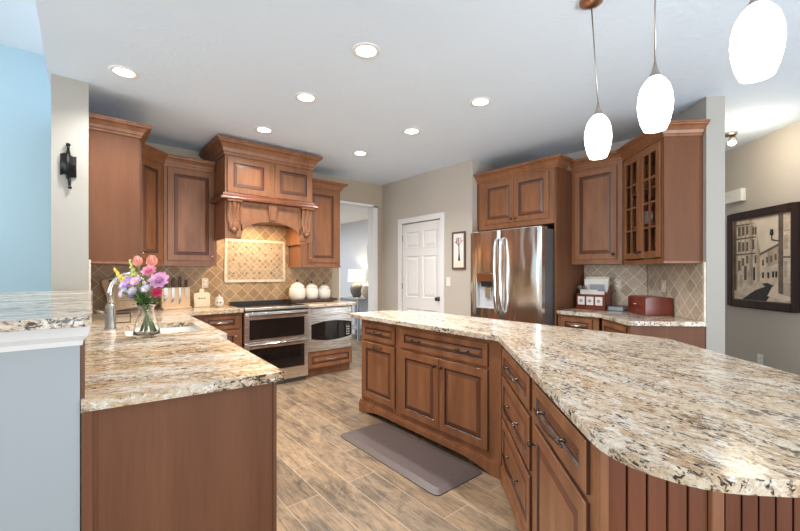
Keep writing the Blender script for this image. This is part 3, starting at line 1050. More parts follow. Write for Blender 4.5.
def corbel(x):
    mb = MB()
    pr = [(0.0, 2.075), (-0.085, 2.075), (-0.098, 2.05), (-0.094, 2.025), (-0.080, 2.0), (-0.062, 1.96), (-0.044, 1.91), (-0.036, 1.87), (-0.044, 1.845), (-0.056, 1.825), (-0.056, 1.80), (-0.042, 1.775), (-0.018, 1.765), (0.0, 1.76)]
    n = len(pr)
    for lobe in (-1, 0, 1):
        cx = x + lobe * 0.032
        v, f = [], []
        for y, z in pr:
            k = 1.0 if z > 1.86 else 0.75
            hw = 0.025 * k
            cc = x + lobe * 0.042 * k
            yy = y * 0.62 if lobe == 0 else y * 0.52
            for a in range(7):
                t = a / 6
                v.append((cc - hw + 2 * hw * t, min(-0.0005, yy * (0.72 + 0.28 * math.sin(PI * t))), z))
        for i in range(n - 1):
            for a in range(6):
                f.append((i * 7 + a, i * 7 + a + 1, (i + 1) * 7 + a + 1, (i + 1) * 7 + a))
        mb.add(v, f, 0, True)
    mb.box(x - 0.075, -0.066, 2.068, x + 0.075, -0.0005, 2.084)
    mb.ball((x, -0.02, 1.765), 0.034, 0, 12, 8, (0.95, 0.8, 0.9))
    mb.build('corbel', 'wood', hd)


corbel(0.085)
corbel(0.92)

# ------------------------------------------------------------------ fridge wall
fr_ = thing('refrigerator', 'stainless side by side refrigerator with water dispenser in its left door', 'refrigerator', (3.64, 3.05, 0), RI)
FW, FH = 0.938, 1.79
MB().box(0.004, 0.075, 0.03, FW - 0.004, 0.80, FH - 0.012).build('case', 'darksteel', fr_, 0.004)
SPL = 0.435


def fdoor(x0, x1, hole=None):
    mb = MB()
    n = 10
    pts = [(x0, 0.07)]
    for i in range(n + 1):
        u = i / n
        pts.append((x0 + (x1 - x0) * u, 0.012 - 0.012 * (4 * u * (1 - u)) ** 0.5))
    pts.append((x1, 0.07))
    if not hole:
        mb.prism(pts, 0.06, FH)
    else:
        hx0, hz0, hx1, hz1 = hole
        mb.prism(pts, 0.06, hz0)
        mb.prism(pts, hz1, FH)
        l = [p for p in pts if p[0] <= hx0]
        yl = 0.004
        mb.prism([(x0, 0.07)] + [p for p in pts[1:] if p[0] < hx0 - 1e-4] + [(hx0, yl), (hx0, 0.07)], hz0, hz1)
        mb.prism([(hx1, 0.07), (hx1, yl)] + [p for p in pts[:-1] if p[0] > hx1 + 1e-4] + [(x1, 0.07)], hz0, hz1)
    return mb.build('door', 'fridge', fr_, 0.004)


DH = (0.095, 0.90, 0.375, 1.31)
dl_ = fdoor(0.0, SPL - 0.004, DH)
dr_ = fdoor(SPL + 0.004, FW)
dp = MB().box(DH[0], 0.06, DH[1], DH[2], 0.069, DH[3])
dp.box(DH[0], 0.004, DH[1], DH[0] + 0.006, 0.06, DH[3]).box(DH[2] - 0.006, 0.004, DH[1], DH[2], 0.06, DH[3]).box(DH[0] + 0.006, 0.002, DH[1], DH[2] - 0.006, 0.06, DH[1] + 0.012)
dp.build('dispenser_recess', 'recess', dl_)
MB().prismxz([(DH[0] + 0.01, 1.21), (DH[2] - 0.01, 1.21), (DH[2] - 0.002, DH[3]), (DH[0] + 0.002, DH[3])], -0.006, 0.055).build('dispenser_panel', 'copper', dl_, 0.006)
MB().prismxz([(0.17, 1.15), (0.30, 1.15), (0.32, 1.2095), (0.15, 1.2095)], 0.005, 0.055).build('dispenser_nozzle', 'black', dl_, 0.004)
MB().box(0.20, 0.03, 1.02, 0.28, 0.045, 1.14).build('dispenser_paddle', 'steel', dl_, 0.004)


def fhandle(d, x):
    mb = MB()
    pts = [(x, -0.002, 1.70), (x, -0.035, 1.675), (x, -0.055, 1.58), (x, -0.062, 1.3), (x, -0.055, 1.0), (x, -0.035, 0.885), (x, -0.002, 0.86)]
    mb.tube(pts, [0.016, 0.017, 0.016, 0.016, 0.016, 0.017, 0.016], 12)
    mb.build('handle', 'chrome', d)


fhandle(dl_, SPL - 0.035)
fhandle(dr_, SPL + 0.04)
MB().box(0.02, 0.03, FH - 0.012, FW - 0.02, 0.16, FH + 0.012).build('hinge_cover', 'steel', fr_, 0.004)
MB().box(FW - 0.06, 0.0005, FH - 0.05, FW - 0.03, 0.0095, FH - 0.044).build('badge', 'chrome', dr_)
MB().box(0.01, 0.05, 0.0, FW - 0.01, 0.7, 0.03).build('toe_grille', 'black', fr_)

fc = thing('fridge_cabinet', 'cherry cabinet over the refrigerator with two doors and tall side panels', 'cabinet', (3.90, 3.145, 0), RI)
CW = 1.06
MB().box(0.022, 0, 1.845, CW - 0.022, 0.625, 2.445).build('body', 'wood', fc, 0.002)
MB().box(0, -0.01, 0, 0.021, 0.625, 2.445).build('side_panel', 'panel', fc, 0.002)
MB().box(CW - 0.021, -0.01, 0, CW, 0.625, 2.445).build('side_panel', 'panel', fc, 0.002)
leaf(fc, 'door', 0.105, 1.905, 0.538, 2.41, fr=0.06, hw=[('knob', 0.51, 1.945)])
leaf(fc, 'door', 0.542, 1.905, 0.975, 2.41, fr=0.06, hw=[('knob', 0.57, 1.945)])
crown(fc, [(0, -0.0), (CW, 0), (CW, 0.205)], 2.44, 1.0)

# cabinet right of the fridge
r1 = thing('wall_cabinet', 'single door upper cabinet between the refrigerator and the glass front cabinet', 'cabinet', (4.225, 2.083, 0), RI, 'cherry upper cabinets')
MB().box(0, 0, 1.425, 0.525, 0.304, 2.445).build('body', 'wood', r1, 0.002)
leaf(r1, 'door', 0.035, 1.455, 0.475, 2.415, fr=0.06, hw=[('knob', 0.445, 1.505)])
crown(r1, [(0.0, 0), (0.545, 0)], 2.44)
MB().box(0, -0.004, 1.405, 0.525, 0.304, 1.4245).build('light_rail', 'wood', r1)
# glass front cabinet on the angled stub wall
gcab = thing('glass_cabinet', 'cherry upper cabinet with two mullioned glass doors on the angled wall', 'cabinet', (4.225, 1.551, 0), RJ)
GW, GD, GZ0, GZ1 = 0.70, 0.304, 1.41, 2.445
gb = MB()
gb.box(0, 0, GZ0, 0.02, GD, GZ1).box(0.02, GD - 0.012, GZ0, GW - 0.02, GD, GZ1)
gb.box(0.02, 0, GZ0, GW - 0.02, GD - 0.012, GZ0 + 0.02).box(0.02, 0, GZ1 - 0.03, GW - 0.02, GD - 0.012, GZ1)
gb.box(0.02, 0.0, GZ0 + 0.02, 0.05, 0.02, GZ1 - 0.03).box(GW - 0.05, 0.0, GZ0 + 0.02, GW - 0.02, 0.02, GZ1 - 0.03)
gb.build('body', 'wood', gcab, 0.0015)
MB().box(GW - 0.0199, 0, GZ0, GW, GD, GZ1).build('side_panel', 'panel', gcab, 0.0015)
SH = (1.76, 2.08)
for z in SH:
    MB().box(0.0205, 0.03, z - 0.018, GW - 0.0205, GD - 0.0125, z).build('shelf', 'wood', gcab)


def gdoor(x0, x1, kx):
    z0, z1 = GZ0 + 0.035, GZ1 - 0.03
    f = 0.055
    mb = MB()
    t = 0.018
    mb.box(x0, -t, z0, x0 + f, -0.0005, z1).box(x1 - f, -t, z0, x1, -0.0005, z1)
    mb.box(x0 + f, -t, z0, x1 - f, -0.0005, z0 + f).box(x0 + f, -t, z1 - f, x1 - f, -0.0005, z1)
    d = mb.build('door', 'wood', gcab, 0.003)
    mu = MB()
    xm = (x0 + x1) / 2
    mu.box(xm - 0.008, -t + 0.002, z0 + f, xm + 0.008, -0.004, z1 - f)
    for i in (1, 2, 3):
        zz = z0 + f + (z1 - z0 - 2 * f) * i / 4
        mu.box(x0 + f, -t + 0.003, zz - 0.008, xm - 0.008, -0.004, zz + 0.008)
        mu.box(xm + 0.008, -t + 0.003, zz - 0.008, x1 - f, -0.004, zz + 0.008)
    mu.build('mullions', 'wood', d)
    MB().box(x0 + f, -0.0035, z0 + f, x1 - f, -0.0015, z1 - f).build('glass', 'pane', d)
    knob(d, kx, -t, z0 + 0.055)


gdoor(0.03, 0.343, 0.318)
gdoor(0.347, 0.66, 0.372)
crown(gcab, [(-0.03, 0), (GW, 0), (GW, GD)], 2.44)
MB().box(0, -0.004, GZ0 - 0.018, GW, GD, GZ0 - 0.0005).build('light_rail', 'wood', gcab)
# dishes behind the glass
def in_gcab(x, y, z):
    c, s = math.cos(RJ), math.sin(RJ)
    return (4.225 + x * c - y * s, 1.551 + x * s + y * c, z)


def mug(label, x, y, z, r=0.042, h=0.10, mat='white', group='dishes behind the glass doors'):
    t = thing('mug', label, 'mug', in_gcab(x, y, z), RJ, group)
    MB().lathe([(0.0001, 0), (r * 0.8, 0), (r, 0.012), (r, h), (r - 0.004, h), (r - 0.005, 0.014), (0.0001, 0.01)], seg=18).build('cup', mat, t)
    MB().tube([(r - 0.003, 0, h * 0.8), (r + 0.022, 0, h * 0.75), (r + 0.026, 0, h * 0.45), (r - 0.003, 0, h * 0.25)], 0.005, 8).build('handle', mat, t)


def bowl(label, x, y, z, r=0.06, h=0.06, mat='white'):
    t = tag(MB().lathe([(0.0001, 0), (r * 0.5, 0), (r * 0.9, h * 0.55), (r, h), (r - 0.004, h), (r * 0.86, h * 0.6), (r * 0.45, 0.008), (0.0001, 0.008)], seg=20).build('bowl', mat), label, 'bowl', 'dishes behind the glass doors')
    t.location = in_gcab(x, y, z)


mug('tall white tumbler mug on the middle shelf, behind the left glass door', 0.25, 0.11, 1.76 + 0.0005, 0.042, 0.13)
mug('white mug on the middle shelf, behind the right half of the right glass door', 0.58, 0.12, 1.7605, 0.042, 0.115)
mug('green mug on the middle shelf, behind the right glass door', 0.46, 0.12, 1.7605, 0.04, 0.12, 'leaf')
bowl('white bowl low behind the left glass door', 0.24, 0.12, GZ0 + 0.0205, 0.07, 0.07)
bowl('wide white bowl on the cabinet floor, behind the right glass door', 0.56, 0.13, GZ0 + 0.0205, 0.07, 0.08)
bowl('white dish on the top shelf, behind the right glass door', 0.50, 0.13, 2.0805, 0.06, 0.05)

# desk counter right of the fridge
rc_poly = [(3.885, 2.078), (3.885, 1.64), (3.478, 1.233), (3.905, 0.803), (4.526, 1.424), (4.526, 2.078)]
rct = MB().prism(rounded(rc_poly, [0, 0.03, 0.02, 0.02, 0, 0], 4), 0.876, 0.914).build('desk_worktop', 'granite_b', None, 0.008, 3)
tag(rct, 'small angled granite worktop in the alcove right of the refrigerator', 'worktop')
rb = thing('drawer_cabinet', 'cherry base cabinet with a drawer, right beside the refrigerator panel', 'cabinet', (3.915, 2.078, 0), RI)
MB().box(0, 0, 0, 0.42, 0.61, 0.875).build('body', 'wood', rb, 0.002)
leaf(rb, 'drawer_front', 0.04, 0.70, 0.36, 0.848, fr=0.04, slope=0.018, hw=[('pull', 0.20, 0.775, 0.12)], metal='pewter')
leaf(rb, 'door', 0.04, 0.13, 0.36, 0.68, hw=[('knob', 0.33, 0.62)], metal='pewter')
rd = thing('angled_cabinet', 'cherry base cabinet with a plain end panel under the angled granite worktop', 'cabinet', (3.905, 1.625, 0), RJ)
MB().box(0, 0, 0, 0.545, 0.575, 0.875).build('body', 'wood', rd, 0.002)
leaf(rd, 'drawer_front', 0.04, 0.70, 0.50, 0.848, fr=0.04, slope=0.018)
leaf(rd, 'door', 0.04, 0.13, 0.50, 0.68)
MB().box(0.5455, -0.005, 0, 0.56, 0.575, 0.875).build('end_panel', 'panel', rd, 0.002)
b1 = splash('desk_backsplash', 'grey diamond tile backsplash behind the letter organizer', [(0.0, 0.915, 0.65, 1.403)], (FX - 0.001, 2.081, 0), RI, 'tile_g')
b2 = thing('angled_backsplash', 'tan diamond tile backsplash on the angled wall, under the glass cabinet', 'backsplash', (4.521, 1.423, 0), RJ)
MB().box(0.012, -0.008, 0.915, 0.836, 0, 1.40).build('field_tiles', 'tile_g', b2)
MB().box(0.836, -0.012, 0.915, 0.855, 0, 1.40).build('edge_strip', 'marble', b2)


# ------------------------------------------------------------------ lights
def downlight(x, y, label, group='recessed ceiling lights'):
    t = thing('recessed_ceiling_light', label, 'ceiling light', (x, y, CZ), 0, group)
    MB().lathe([(0.062, -0.0005), (0.064, -0.006), (0.088, -0.006), (0.092, -0.001), (0.092, -0.0002)], seg=32).build('trim_ring', 'trim', t)
    MB().lathe([(0.0001, -0.002), (0.062, -0.002)], seg=32).build('lens', 'lens', t, fixn=False)
    ld = bpy.data.lights.new('bulb', 'SPOT')
    ld.energy = DOWN_W
    ld.color = (1.0, 0.96, 0.91)
    ld.spot_size = math.radians(140)
    ld.spot_blend = 0.9
    ld.shadow_soft_size = 0.06
    lo = bpy.data.objects.new('bulb', ld)
    C.objects.link(lo)
    lo.parent = t
    lo.location = (0, 0, -0.012)


downlight(1.42, 2.05, 'recessed ceiling light near the top edge, left one of the nearest pair over the aisle')
downlight(1.42, 2.91, 'recessed ceiling light in the middle of the row leading to the hood')
downlight(1.42, 3.84, 'recessed ceiling light just above the range hood crown')
downlight(2.58, 2.05, 'recessed ceiling light nearest the pendants, over the far side of the island')
downlight(2.58, 2.92, 'recessed ceiling light between the pendants and the pantry door wall')
downlight(2.58, 3.85, 'recessed ceiling light nearest the cased opening')
downlight(0.242, 3.373, 'recessed ceiling light over the sink, next to the sconce wall')

PB = 1.912


def pendant(x, y, label, cx=None, cy=None):
    t = thing('pendant_light', label, 'pendant light', (x, y, PB), 0, 'pendant lights over the island')
    cx = 0 if cx is None else cx - x
    cy = 0 if cy is None else cy - y
    prof = [(0.041, 0.0), (0.053, 0.03), (0.0615, 0.07), (0.065, 0.105), (0.062, 0.145), (0.053, 0.18), (0.038, 0.205), (0.022, 0.222)]
    inner = [(r - 0.004, z) for r, z in reversed(prof)]
    MB().lathe(prof + inner + [prof[0]], seg=28).build('glass_shade', 'shade', t)
    MB().lathe([(0.0235, 0.218), (0.0235, 0.226), (0.016, 0.24), (0.008, 0.268), (0.0045, 0.285), (0.0001, 0.285)], seg=18).build('socket_cap', 'nickel', t)
    MB().tube([(0, 0, 0.283), (cx, cy, CZ - PB - 0.02)], 0.0035, 8).build('cord', 'nickel', t)
    MB().lathe([(0.0001, -0.03), (0.02, -0.03), (0.055, -0.015), (0.058, -0.001), (0.0001, -0.001)], (cx, cy, CZ - PB), 24).build('ceiling_canopy', 'copper', t)


pendant(2.08, 0.885, 'white glass pendant light farthest from the camera, its copper canopy showing', 2.07, 0.915)
pendant(1.861, 0.56, 'white glass pendant light in the middle of the three')
pendant(1.60, 0.209, 'white glass pendant light nearest the camera, large at the corner')

hs = thing('ceiling_spotlight', 'small nickel ceiling spotlight in the hallway behind the angled wall', 'ceiling light', (5.12, 0.87, CZ))
MB().lathe([(0.0001, -0.03), (0.05, -0.03), (0.062, -0.001), (0.0001, -0.001)], seg=20).build('base', 'nickel', hs)
hm = Matrix.Translation((-0.01, -0.02, -0.075)) @ Matrix.Rotation(math.radians(35), 4, 'Y')
MB().lathe([(0.0001, 0.045), (0.02, 0.045), (0.03, 0.0), (0.04, -0.055), (0.036, -0.055), (0.025, 0.0)], seg=18, mat=hm).build('lamp_head', 'nickel', hs)
MB().lathe([(0.0001, -0.048), (0.0365, -0.048)], seg=18, mat=hm).build('bulb_face', 'lens', hs, fixn=False)
hl = bpy.data.lights.new('bulb', 'POINT')
hl.energy = 8
hl.color = (1, 0.86, 0.66)
hl.shadow_soft_size = 0.2
hlo = bpy.data.objects.new('bulb', hl)
C.objects.link(hlo)
hlo.parent = hs
hlo.location = (-0.22, -0.12, -0.26)

# hood light
hlt = bpy.data.lights.new('hood_light', 'AREA')
hlt.energy = 9
hlt.color = (1, 0.72, 0.42)
hlt.size = 0.5
hlt.size_y = 0.2
hlt.shape = 'RECTANGLE'
hloo = bpy.data.objects.new('hood_light', hlt)
C.objects.link(hloo)
hloo.parent = hd
hloo.location = (0.5, 0.36, 1.925)


# ------------------------------------------------------------------ small things: left side
sc = thing('wall_sconce', 'black iron wall sconce with curved shield on the white wall end', 'sconce', (-0.066, 3.734, 2.10))
MB().tube([(0, -0.006, 0.10), (0, -0.02, 0.125), (0, -0.014, 0.145)], 0.008, 8).ball((0, -0.018, 0.148), 0.014).build('top_finial', 'iron', sc)
shp = MB()
v, f = [], []
for side in (0, 1):
    for i in range(11):
        u = i / 10
        x = -0.046 + 0.092 * u
        y = -0.045 + 0.035 * abs(u - 0.45) * 2 + side * 0.006
        v += [(x, y, -0.08 + 0.008 * math.sin(u * 6)), (x, y, 0.075 + 0.008 * math.sin(u * 6))]
for i in range(10):
    f += [(2 * i, 2 * i + 2, 2 * i + 3, 2 * i + 1), (22 + 2 * i + 2, 22 + 2 * i, 22 + 2 * i + 1, 22 + 2 * i + 3), (2 * i + 1, 2 * i + 3, 25 + 2 * i, 23 + 2 * i), (2 * i + 2, 2 * i, 22 + 2 * i, 24 + 2 * i)]
f += [(0, 1, 23, 22), (20, 42, 43, 21)]
shp.add(v, f, 0, True)
shp.build('shield', 'iron', sc)
MB().box(-0.012, -0.03, -0.1, 0.012, 0, 0.1).build('back_plate', 'iron', sc, 0.003)
MB().tube([(0.004, -0.02, -0.08), (0.006, -0.02, -0.12), (0.008, -0.018, -0.15)], [0.011, 0.009, 0.007], 8).ball((0.009, -0.018, -0.163), 0.012).build('drop_finial', 'iron', sc)

fa = thing('faucet', 'brushed nickel gooseneck faucet beside the sink', 'faucet', (0.165, 3.40, 0.914))
MB().lathe([(0.036, 0.0005), (0.036, 0.012), (0.032, 0.016), (0.032, 0.15), (0.026, 0.172), (0.019, 0.18)], seg=22).build('body', 'faucet', fa)
gp = [(0, 0, 0.17), (0, 0, 0.25)]
for i in range(1, 13):
    a = PI - i / 12 * PI * 1.02
    gp.append((0.105 + 0.105 * math.cos(a), -0.03 * i / 12, 0.25 + 0.135 * math.sin(a)))
gp.append((0.214, -0.034, 0.17))
MB().tube(gp, [0.021] * 2 + [0.0185] * 12 + [0.022], 14).build('spout', 'faucet', fa)
MB().tube([(-0.026, -0.005, 0.12), (-0.055, -0.01, 0.125), (-0.075, -0.012, 0.135)], [0.010, 0.009, 0.006], 8).build('lever', 'faucet', fa)
hold = thing('scrubber_holder', 'small dark wire holder behind the faucet at the sink rim', 'holder', (0.26, 3.75, 0.9145))
MB().tube([(0.05 * math.cos(a * PI / 8), 0.035 * math.sin(a * PI / 8), 0.075) for a in range(17)], 0.005, 6).build('ring', 'iron', hold)
MB().tube([(0.05, 0, 0.075), (0.05, 0, 0.004), (-0.05, 0, 0.004), (-0.05, 0, 0.075)], 0.004, 6).build('legs', 'iron', hold)

cbd = thing('cutting_board', 'pale wooden cutting board with a dark grip slot, leaning in the corner', 'cutting board', (0.33, 4.90, 0.9145))
cbd.rotation_euler = (math.radians(-13), math.radians(-15), 0)
cbb = rounded([(-0.08, 0.022), (0.16, 0.0), (0.16, 0.36), (-0.08, 0.36)], [0.015] * 4, 4)
MB().prismxz(cbb, -0.01, 0.008).build('board', 'paletimber', cbd, 0.003)
MB().prismxz(rounded([(-0.02, 0.325), (0.03, 0.325), (0.03, 0.342), (-0.02, 0.342)], [0.008] * 4, 3), -0.0112, -0.0101).build('grip_slot', 'black', cbd)

# vase and bouquet
VX, VY, VZ = 0.318, 2.835, 0.9145
va = thing('vase', 'clear glass vase with a flared base standing by the sink', 'vase', (VX, VY, VZ))
op = [(0.0001, 0), (0.066, 0), (0.073, 0.012), (0.068, 0.05), (0.054, 0.11), (0.043, 0.155), (0.041, 0.175), (0.049, 0.20), (0.056, 0.212)]
ipf = [(0.053, 0.212), (0.046, 0.198), (0.038, 0.175), (0.040, 0.155), (0.051, 0.11), (0.064, 0.05), (0.066, 0.02), (0.0001, 0.014)]
MB().lathe(op + ipf, seg=32).build('glass_body', 'clear', va)


def petal_ring(mb, c, ax, r, n, tilt, wid, m=0, ph=0.0, curl=0.3):
    """a ring of curved petals around axis ax at c"""
    q = Vector((0, 0, 1)).rotation_difference(Vector(ax).normalized()).to_matrix().to_4x4()
    for k in range(n):
        a = 2 * PI * k / n + ph + random.uniform(-0.1, 0.1)
        R = Matrix.Translation(c) @ q @ Matrix.Rotation(a, 4, 'Z')
        v, f = [], []
        for i in range(4):
            u = i / 3
            rad = r * u
            el = tilt + curl * u
            wd = wid * math.sin(PI * (0.12 + 0.8 * u)) * 0.5
            px, pz = rad * math.cos(el), rad * math.sin(el)
            v += [(px, -wd, pz + 0.15 * wd), (px, 0, pz), (px, wd, pz + 0.15 * wd)]
        for i in range(3):
            for j in range(2):
                f.append((i * 3 + j, i * 3 + j + 1, (i + 1) * 3 + j + 1, (i + 1) * 3 + j))
        mb.add(v, f, m, True, R)


cr = Vector((0.769, -0.639, 0))          # towards the right of the vase as seen from the room
cf = Vector((-0.639, -0.769, 0))         # towards the camera side


def flower(kind, label, u, h, dpt, mat, r=0.035, leafy=False):
    base = Vector((VX, VY, VZ))
    head = base + cr * u + cf * dpt + Vector((0, 0, h))
    neck = base + cr * (u * 0.16) + cf * (dpt * 0.16) + Vector((0, 0, 0.19))
    foot = base + cr * max(-0.05, min(0.05, -u * 0.5)) + cf * max(-0.04, min(0.04, -dpt * 0.5)) + Vector((0, 0, 0.026))
    t = thing('cut_flower', label, 'flower', tuple(foot), 0, 'cut flowers in the vase')
    L = lambda p: Vector(p) - foot
    ax = (head - neck).normalized()
    if kind in ('aster', 'peony'):
        ax = (ax * 0.6 + cf * 0.8 + Vector((0, 0, 0.15))).normalized()
    MB().tube([L(foot), L((foot + neck) / 2), L(neck), L(neck.lerp(head, 0.5) + Vector((0, 0, 0.01))), L(head) - ax * 0.004], 0.0042, 6).build('stem', 'stem', t)
    mb = MB()
    c = L(head)
    if kind == 'tulip':
        for k, rr in ((0, 1.0), (1, 0.8)):
            petal_ring(mb, c - ax * 0.02, ax, r * 2.4 * rr, 5, 0.95, r * 1.9, 0, k * 0.6, 0.5)
        mb.ball(c + ax * r * 0.35, r * 0.8, 0, 10, 7, (1, 1, 1.35))
    elif kind == 'peony':
        for k in range(6):
            petal_ring(mb, c, ax, r * (1.25 - 0.13 * k), 9 - k, -0.1 + 0.24 * k, r * 0.75, 0, k * 0.37, 0.3)
        mb.ball(c + ax * r * 0.15, r * 0.38, 0, 10, 6)
    elif kind == 'aster':
        petal_ring(mb, c, ax, r, 16, 0.15, r * 0.32, 0, 0, 0.1)
        petal_ring(mb, c + ax * 0.003, ax, r * 0.8, 13, 0.45, r * 0.3, 0, 0.2, 0.1)
    elif kind == 'spike':
        for k in range(14):
            s_ = (k - 9) * 0.011
            a = k * 2.4
            off = Vector((math.cos(a), math.sin(a), 0)) * (0.012 * (1 - k / 14))
            mb.ball(c + ax * s_ + off, 0.0145 * (1.1 - k / 20), 0, 8, 6, (1, 1, 1.1))
    mb.build('bloom', mat, t, fixn=False)
    if kind == 'aster':
        MB().ball(c + ax * 0.006, r * 0.22, 0, 8, 6).build('flower_center', 'yellow', t)
    lf = MB()
    for k in range(5 if leafy else 4):
        p = neck.lerp(head, 0.06 + 0.17 * k)
        q = L(p)
        a = random.uniform(0, 2 * PI)
        dirn = Vector((math.cos(a), math.sin(a), random.uniform(0.2, 0.8))).normalized()
        side = dirn.cross(Vector((0, 0, 1))).normalized()
        v, f = [], []
        for i in range(5):
            uu = i / 4
            ww = 0.014 * math.sin(PI * min(1, uu * 0.95 + 0.05))
            cpt = q + dirn * 0.095 * uu + Vector((0, 0, -0.02 * uu * uu))
            v += [cpt - side * ww, cpt + Vector((0, 0, -0.003)), cpt + side * ww]
        for i in range(4):
            for j in range(2):
                f.append((i * 3 + j, i * 3 + j + 1, i * 3 + j + 4, i * 3 + j + 3))
        lf.add(v, f, 0, True)
    lf.build('leaves', 'leaf', t, fixn=False)


flower('tulip', 'peach tulip at the very top of the bouquet', -0.055, 0.455, 0.0, 'peach', 0.028)
flower('tulip', 'coral rose bud at the top right of the bouquet', 0.022, 0.450, -0.01, 'peach', 0.032)
flower('peony', 'flat pink bloom just under the coral bud', 0.035, 0.405, 0.03, 'pink', 0.036)
flower('spike', 'yellow snapdragon spike reaching far left of the bouquet', -0.175, 0.385, 0.0, 'yellow')
flower('spike', 'yellow green spike beside the peach tulip', -0.085, 0.43, 0.01, 'lime')
flower('aster', 'large purple aster in the middle left of the bouquet', -0.065, 0.335, 0.06, 'purple', 0.042)
flower('aster', 'small lilac pink aster right of the large purple one', -0.018, 0.345, 0.07, 'lav', 0.036)
flower('peony', 'large lavender pink carnation on the right of the bouquet', 0.095, 0.345, 0.03, 'lav', 0.048)
flower('peony', 'pink carnation behind the lavender one, upper right', 0.07, 0.365, -0.03, 'pink', 0.036)
flower('peony', 'deep magenta bud hanging lowest on the right side', 0.088, 0.275, 0.04, 'hot', 0.026)
flower('aster', 'pale lilac aster lowest on the left side', -0.105, 0.275, 0.05, 'pale', 0.036)
flower('aster', 'pale lilac aster at the center front of the bouquet', -0.03, 0.285, 0.08, 'pale', 0.032, True)
flower('aster', 'pale lilac aster right of center, under the pink carnation', 0.035, 0.30, 0.06, 'pale', 0.03, True)
flower('aster', 'pale lilac aster beneath the yellow snapdragon spike', -0.13, 0.32, 0.02, 'pale', 0.032, True)
flower('aster', 'tiny purple aster tucked low above the vase rim', -0.055, 0.255, 0.05, 'purple', 0.026, True)

# knife block and board on the range-wall counter
RK = math.radians(12)
kb = thing('knife_block', 'pale wooden magnetic knife block on the corner counter', 'knife block', (0.815, 4.86, 0.9145), RK)
MB().box(-0.145, -0.012, 0, 0.145, 0.03, 0.235).build('board', 'paletimber', kb, 0.005)
MB().box(-0.145, -0.06, 0, 0.145, 0.07, 0.022).build('foot', 'paletimber', kb, 0.004)


def knife(x, label, hz, L, wd):
    c, s = math.cos(RK), math.sin(RK)
    t = thing('knife', label, 'knife', (0.815 + x * c + 0.017 * s, 4.86 + x * s - 0.017 * c, 0.9145), RK, 'knives on the block')
    MB().prismxz([(-wd / 2, 0.235), (wd / 2, 0.235), (wd / 2, 0.235 - L * 0.75), (-wd / 2, 0.235 - L)], -0.002, 0.001).build('blade', 'chrome', t)
    MB().box(-0.014, -0.009, 0.236, 0.014, 0.009, hz).build('handle', 'handle', t, 0.004)


knife(-0.105, 'leftmost dark handled knife on the pale knife block', 0.345, 0.15, 0.04)
knife(-0.035, 'dark handled knife second from the left on the knife block', 0.345, 0.17, 0.03)
knife(0.035, 'tallest dark handled knife on the block, third from the left', 0.358, 0.19, 0.022)
knife(0.10, 'small rightmost knife on the pale knife block', 0.325, 0.12, 0.016)

bd = thing('mini_board', 'small cream board shaped plaque with a handle tab, right of the knife block', 'plaque', (1.095, 4.92, 0.9145), 0)
bd.rotation_euler = (math.radians(-10), 0, 0)
MB().prismxz(rounded([(-0.085, 0), (0.085, 0), (0.085, 0.165), (0.025, 0.17), (0.025, 0.215), (-0.025, 0.215), (-0.025, 0.17), (-0.085, 0.165)], [0.012, 0.012, 0.02, 0, 0.015, 0.015, 0, 0.02], 4), -0.008, 0.008).build('board', 'cream', bd, 0.003)
gl = MB()
for x, zz, ww in ((-0.03, 0.095, 0.022), (-0.002, 0.093, 0.014), (0.025, 0.098, 0.01), (0.03, 0.088, 0.008)):
    gl.box(x - ww / 2, -0.0092, zz, x + ww / 2, -0.0081, zz + 0.012)
gl.build('lettering', 'handle', bd)
jr = thing('lidded_jar', 'small white lidded jar with two dark dots, left of the range', 'jar', (1.245, 4.79, 0.9145))
MB().lathe([(0.0001, 0), (0.034, 0), (0.046, 0.02), (0.05, 0.05), (0.046, 0.085), (0.038, 0.098), (0.0001, 0.098)], seg=24).build('body', 'canister', jr)
MB().lathe([(0.044, 0.0985), (0.046, 0.104), (0.03, 0.118), (0.008, 0.124), (0.006, 0.13), (0.011, 0.14), (0.0001, 0.147)], seg=24).build('lid', 'canister', jr)
MB().ball((-0.016 - 0.012, -0.039, 0.055), 0.009).ball((0.003, -0.048, 0.055), 0.009).build('dots', 'black', jr)

tryy = thing('tray', 'long dark wooden tray under the three canisters', 'tray', (2.46, 4.86, 0.9145))
MB().box(-0.345, -0.12, 0.012, 0.31, 0.12, 0.022).sweep([(-0.345, -0.12), (-0.345, 0.12), (0.31, 0.12), (0.31, -0.12)], [(0, 0.012), (0, 0.045), (-0.012, 0.045), (-0.012, 0.012)], 0, True).build('tray_body', 'tray', tryy)
for sx in (-1, 1):
    MB().box(sx * 0.28 - 0.02, -0.08, 0, sx * 0.28 + 0.02, 0.08, 0.012).build('foot', 'tray', tryy)


def canister(x, R, Hh, label):
    t = thing('canister', label, 'canister', (x, 4.86, 0.9145 + 0.0225), 0, 'white canisters on the tray')
    MB().lathe([(0.0001, 0), (R * 0.72, 0), (R * 0.95, Hh * 0.18), (R, Hh * 0.42), (R * 0.93, Hh * 0.66), (R * 0.78, Hh * 0.75), (0.0001, Hh * 0.75)], seg=28).build('body', 'canister', t)
    MB().lathe([(R * 0.83, Hh * 0.752), (R * 0.84, Hh * 0.79), (R * 0.6, Hh * 0.90), (R * 0.25, Hh * 0.98), (0.0001, Hh)], seg=28).build('lid', 'canister', t)
    MB().lathe([(0.008, Hh * 0.975), (0.012, Hh + 0.012), (0.016, Hh + 0.022), (0.008, Hh + 0.036), (0.0001, Hh + 0.04)], seg=14).build('finial', 'handle', t)


canister(2.245, 0.112, 0.25, 'largest white lidded canister, nearest the range on the tray')
canister(2.455, 0.094, 0.23, 'middle white lidded canister on the dark tray')
canister(2.645, 0.092, 0.21, 'smallest white lidded canister, at the opening end of the tray')


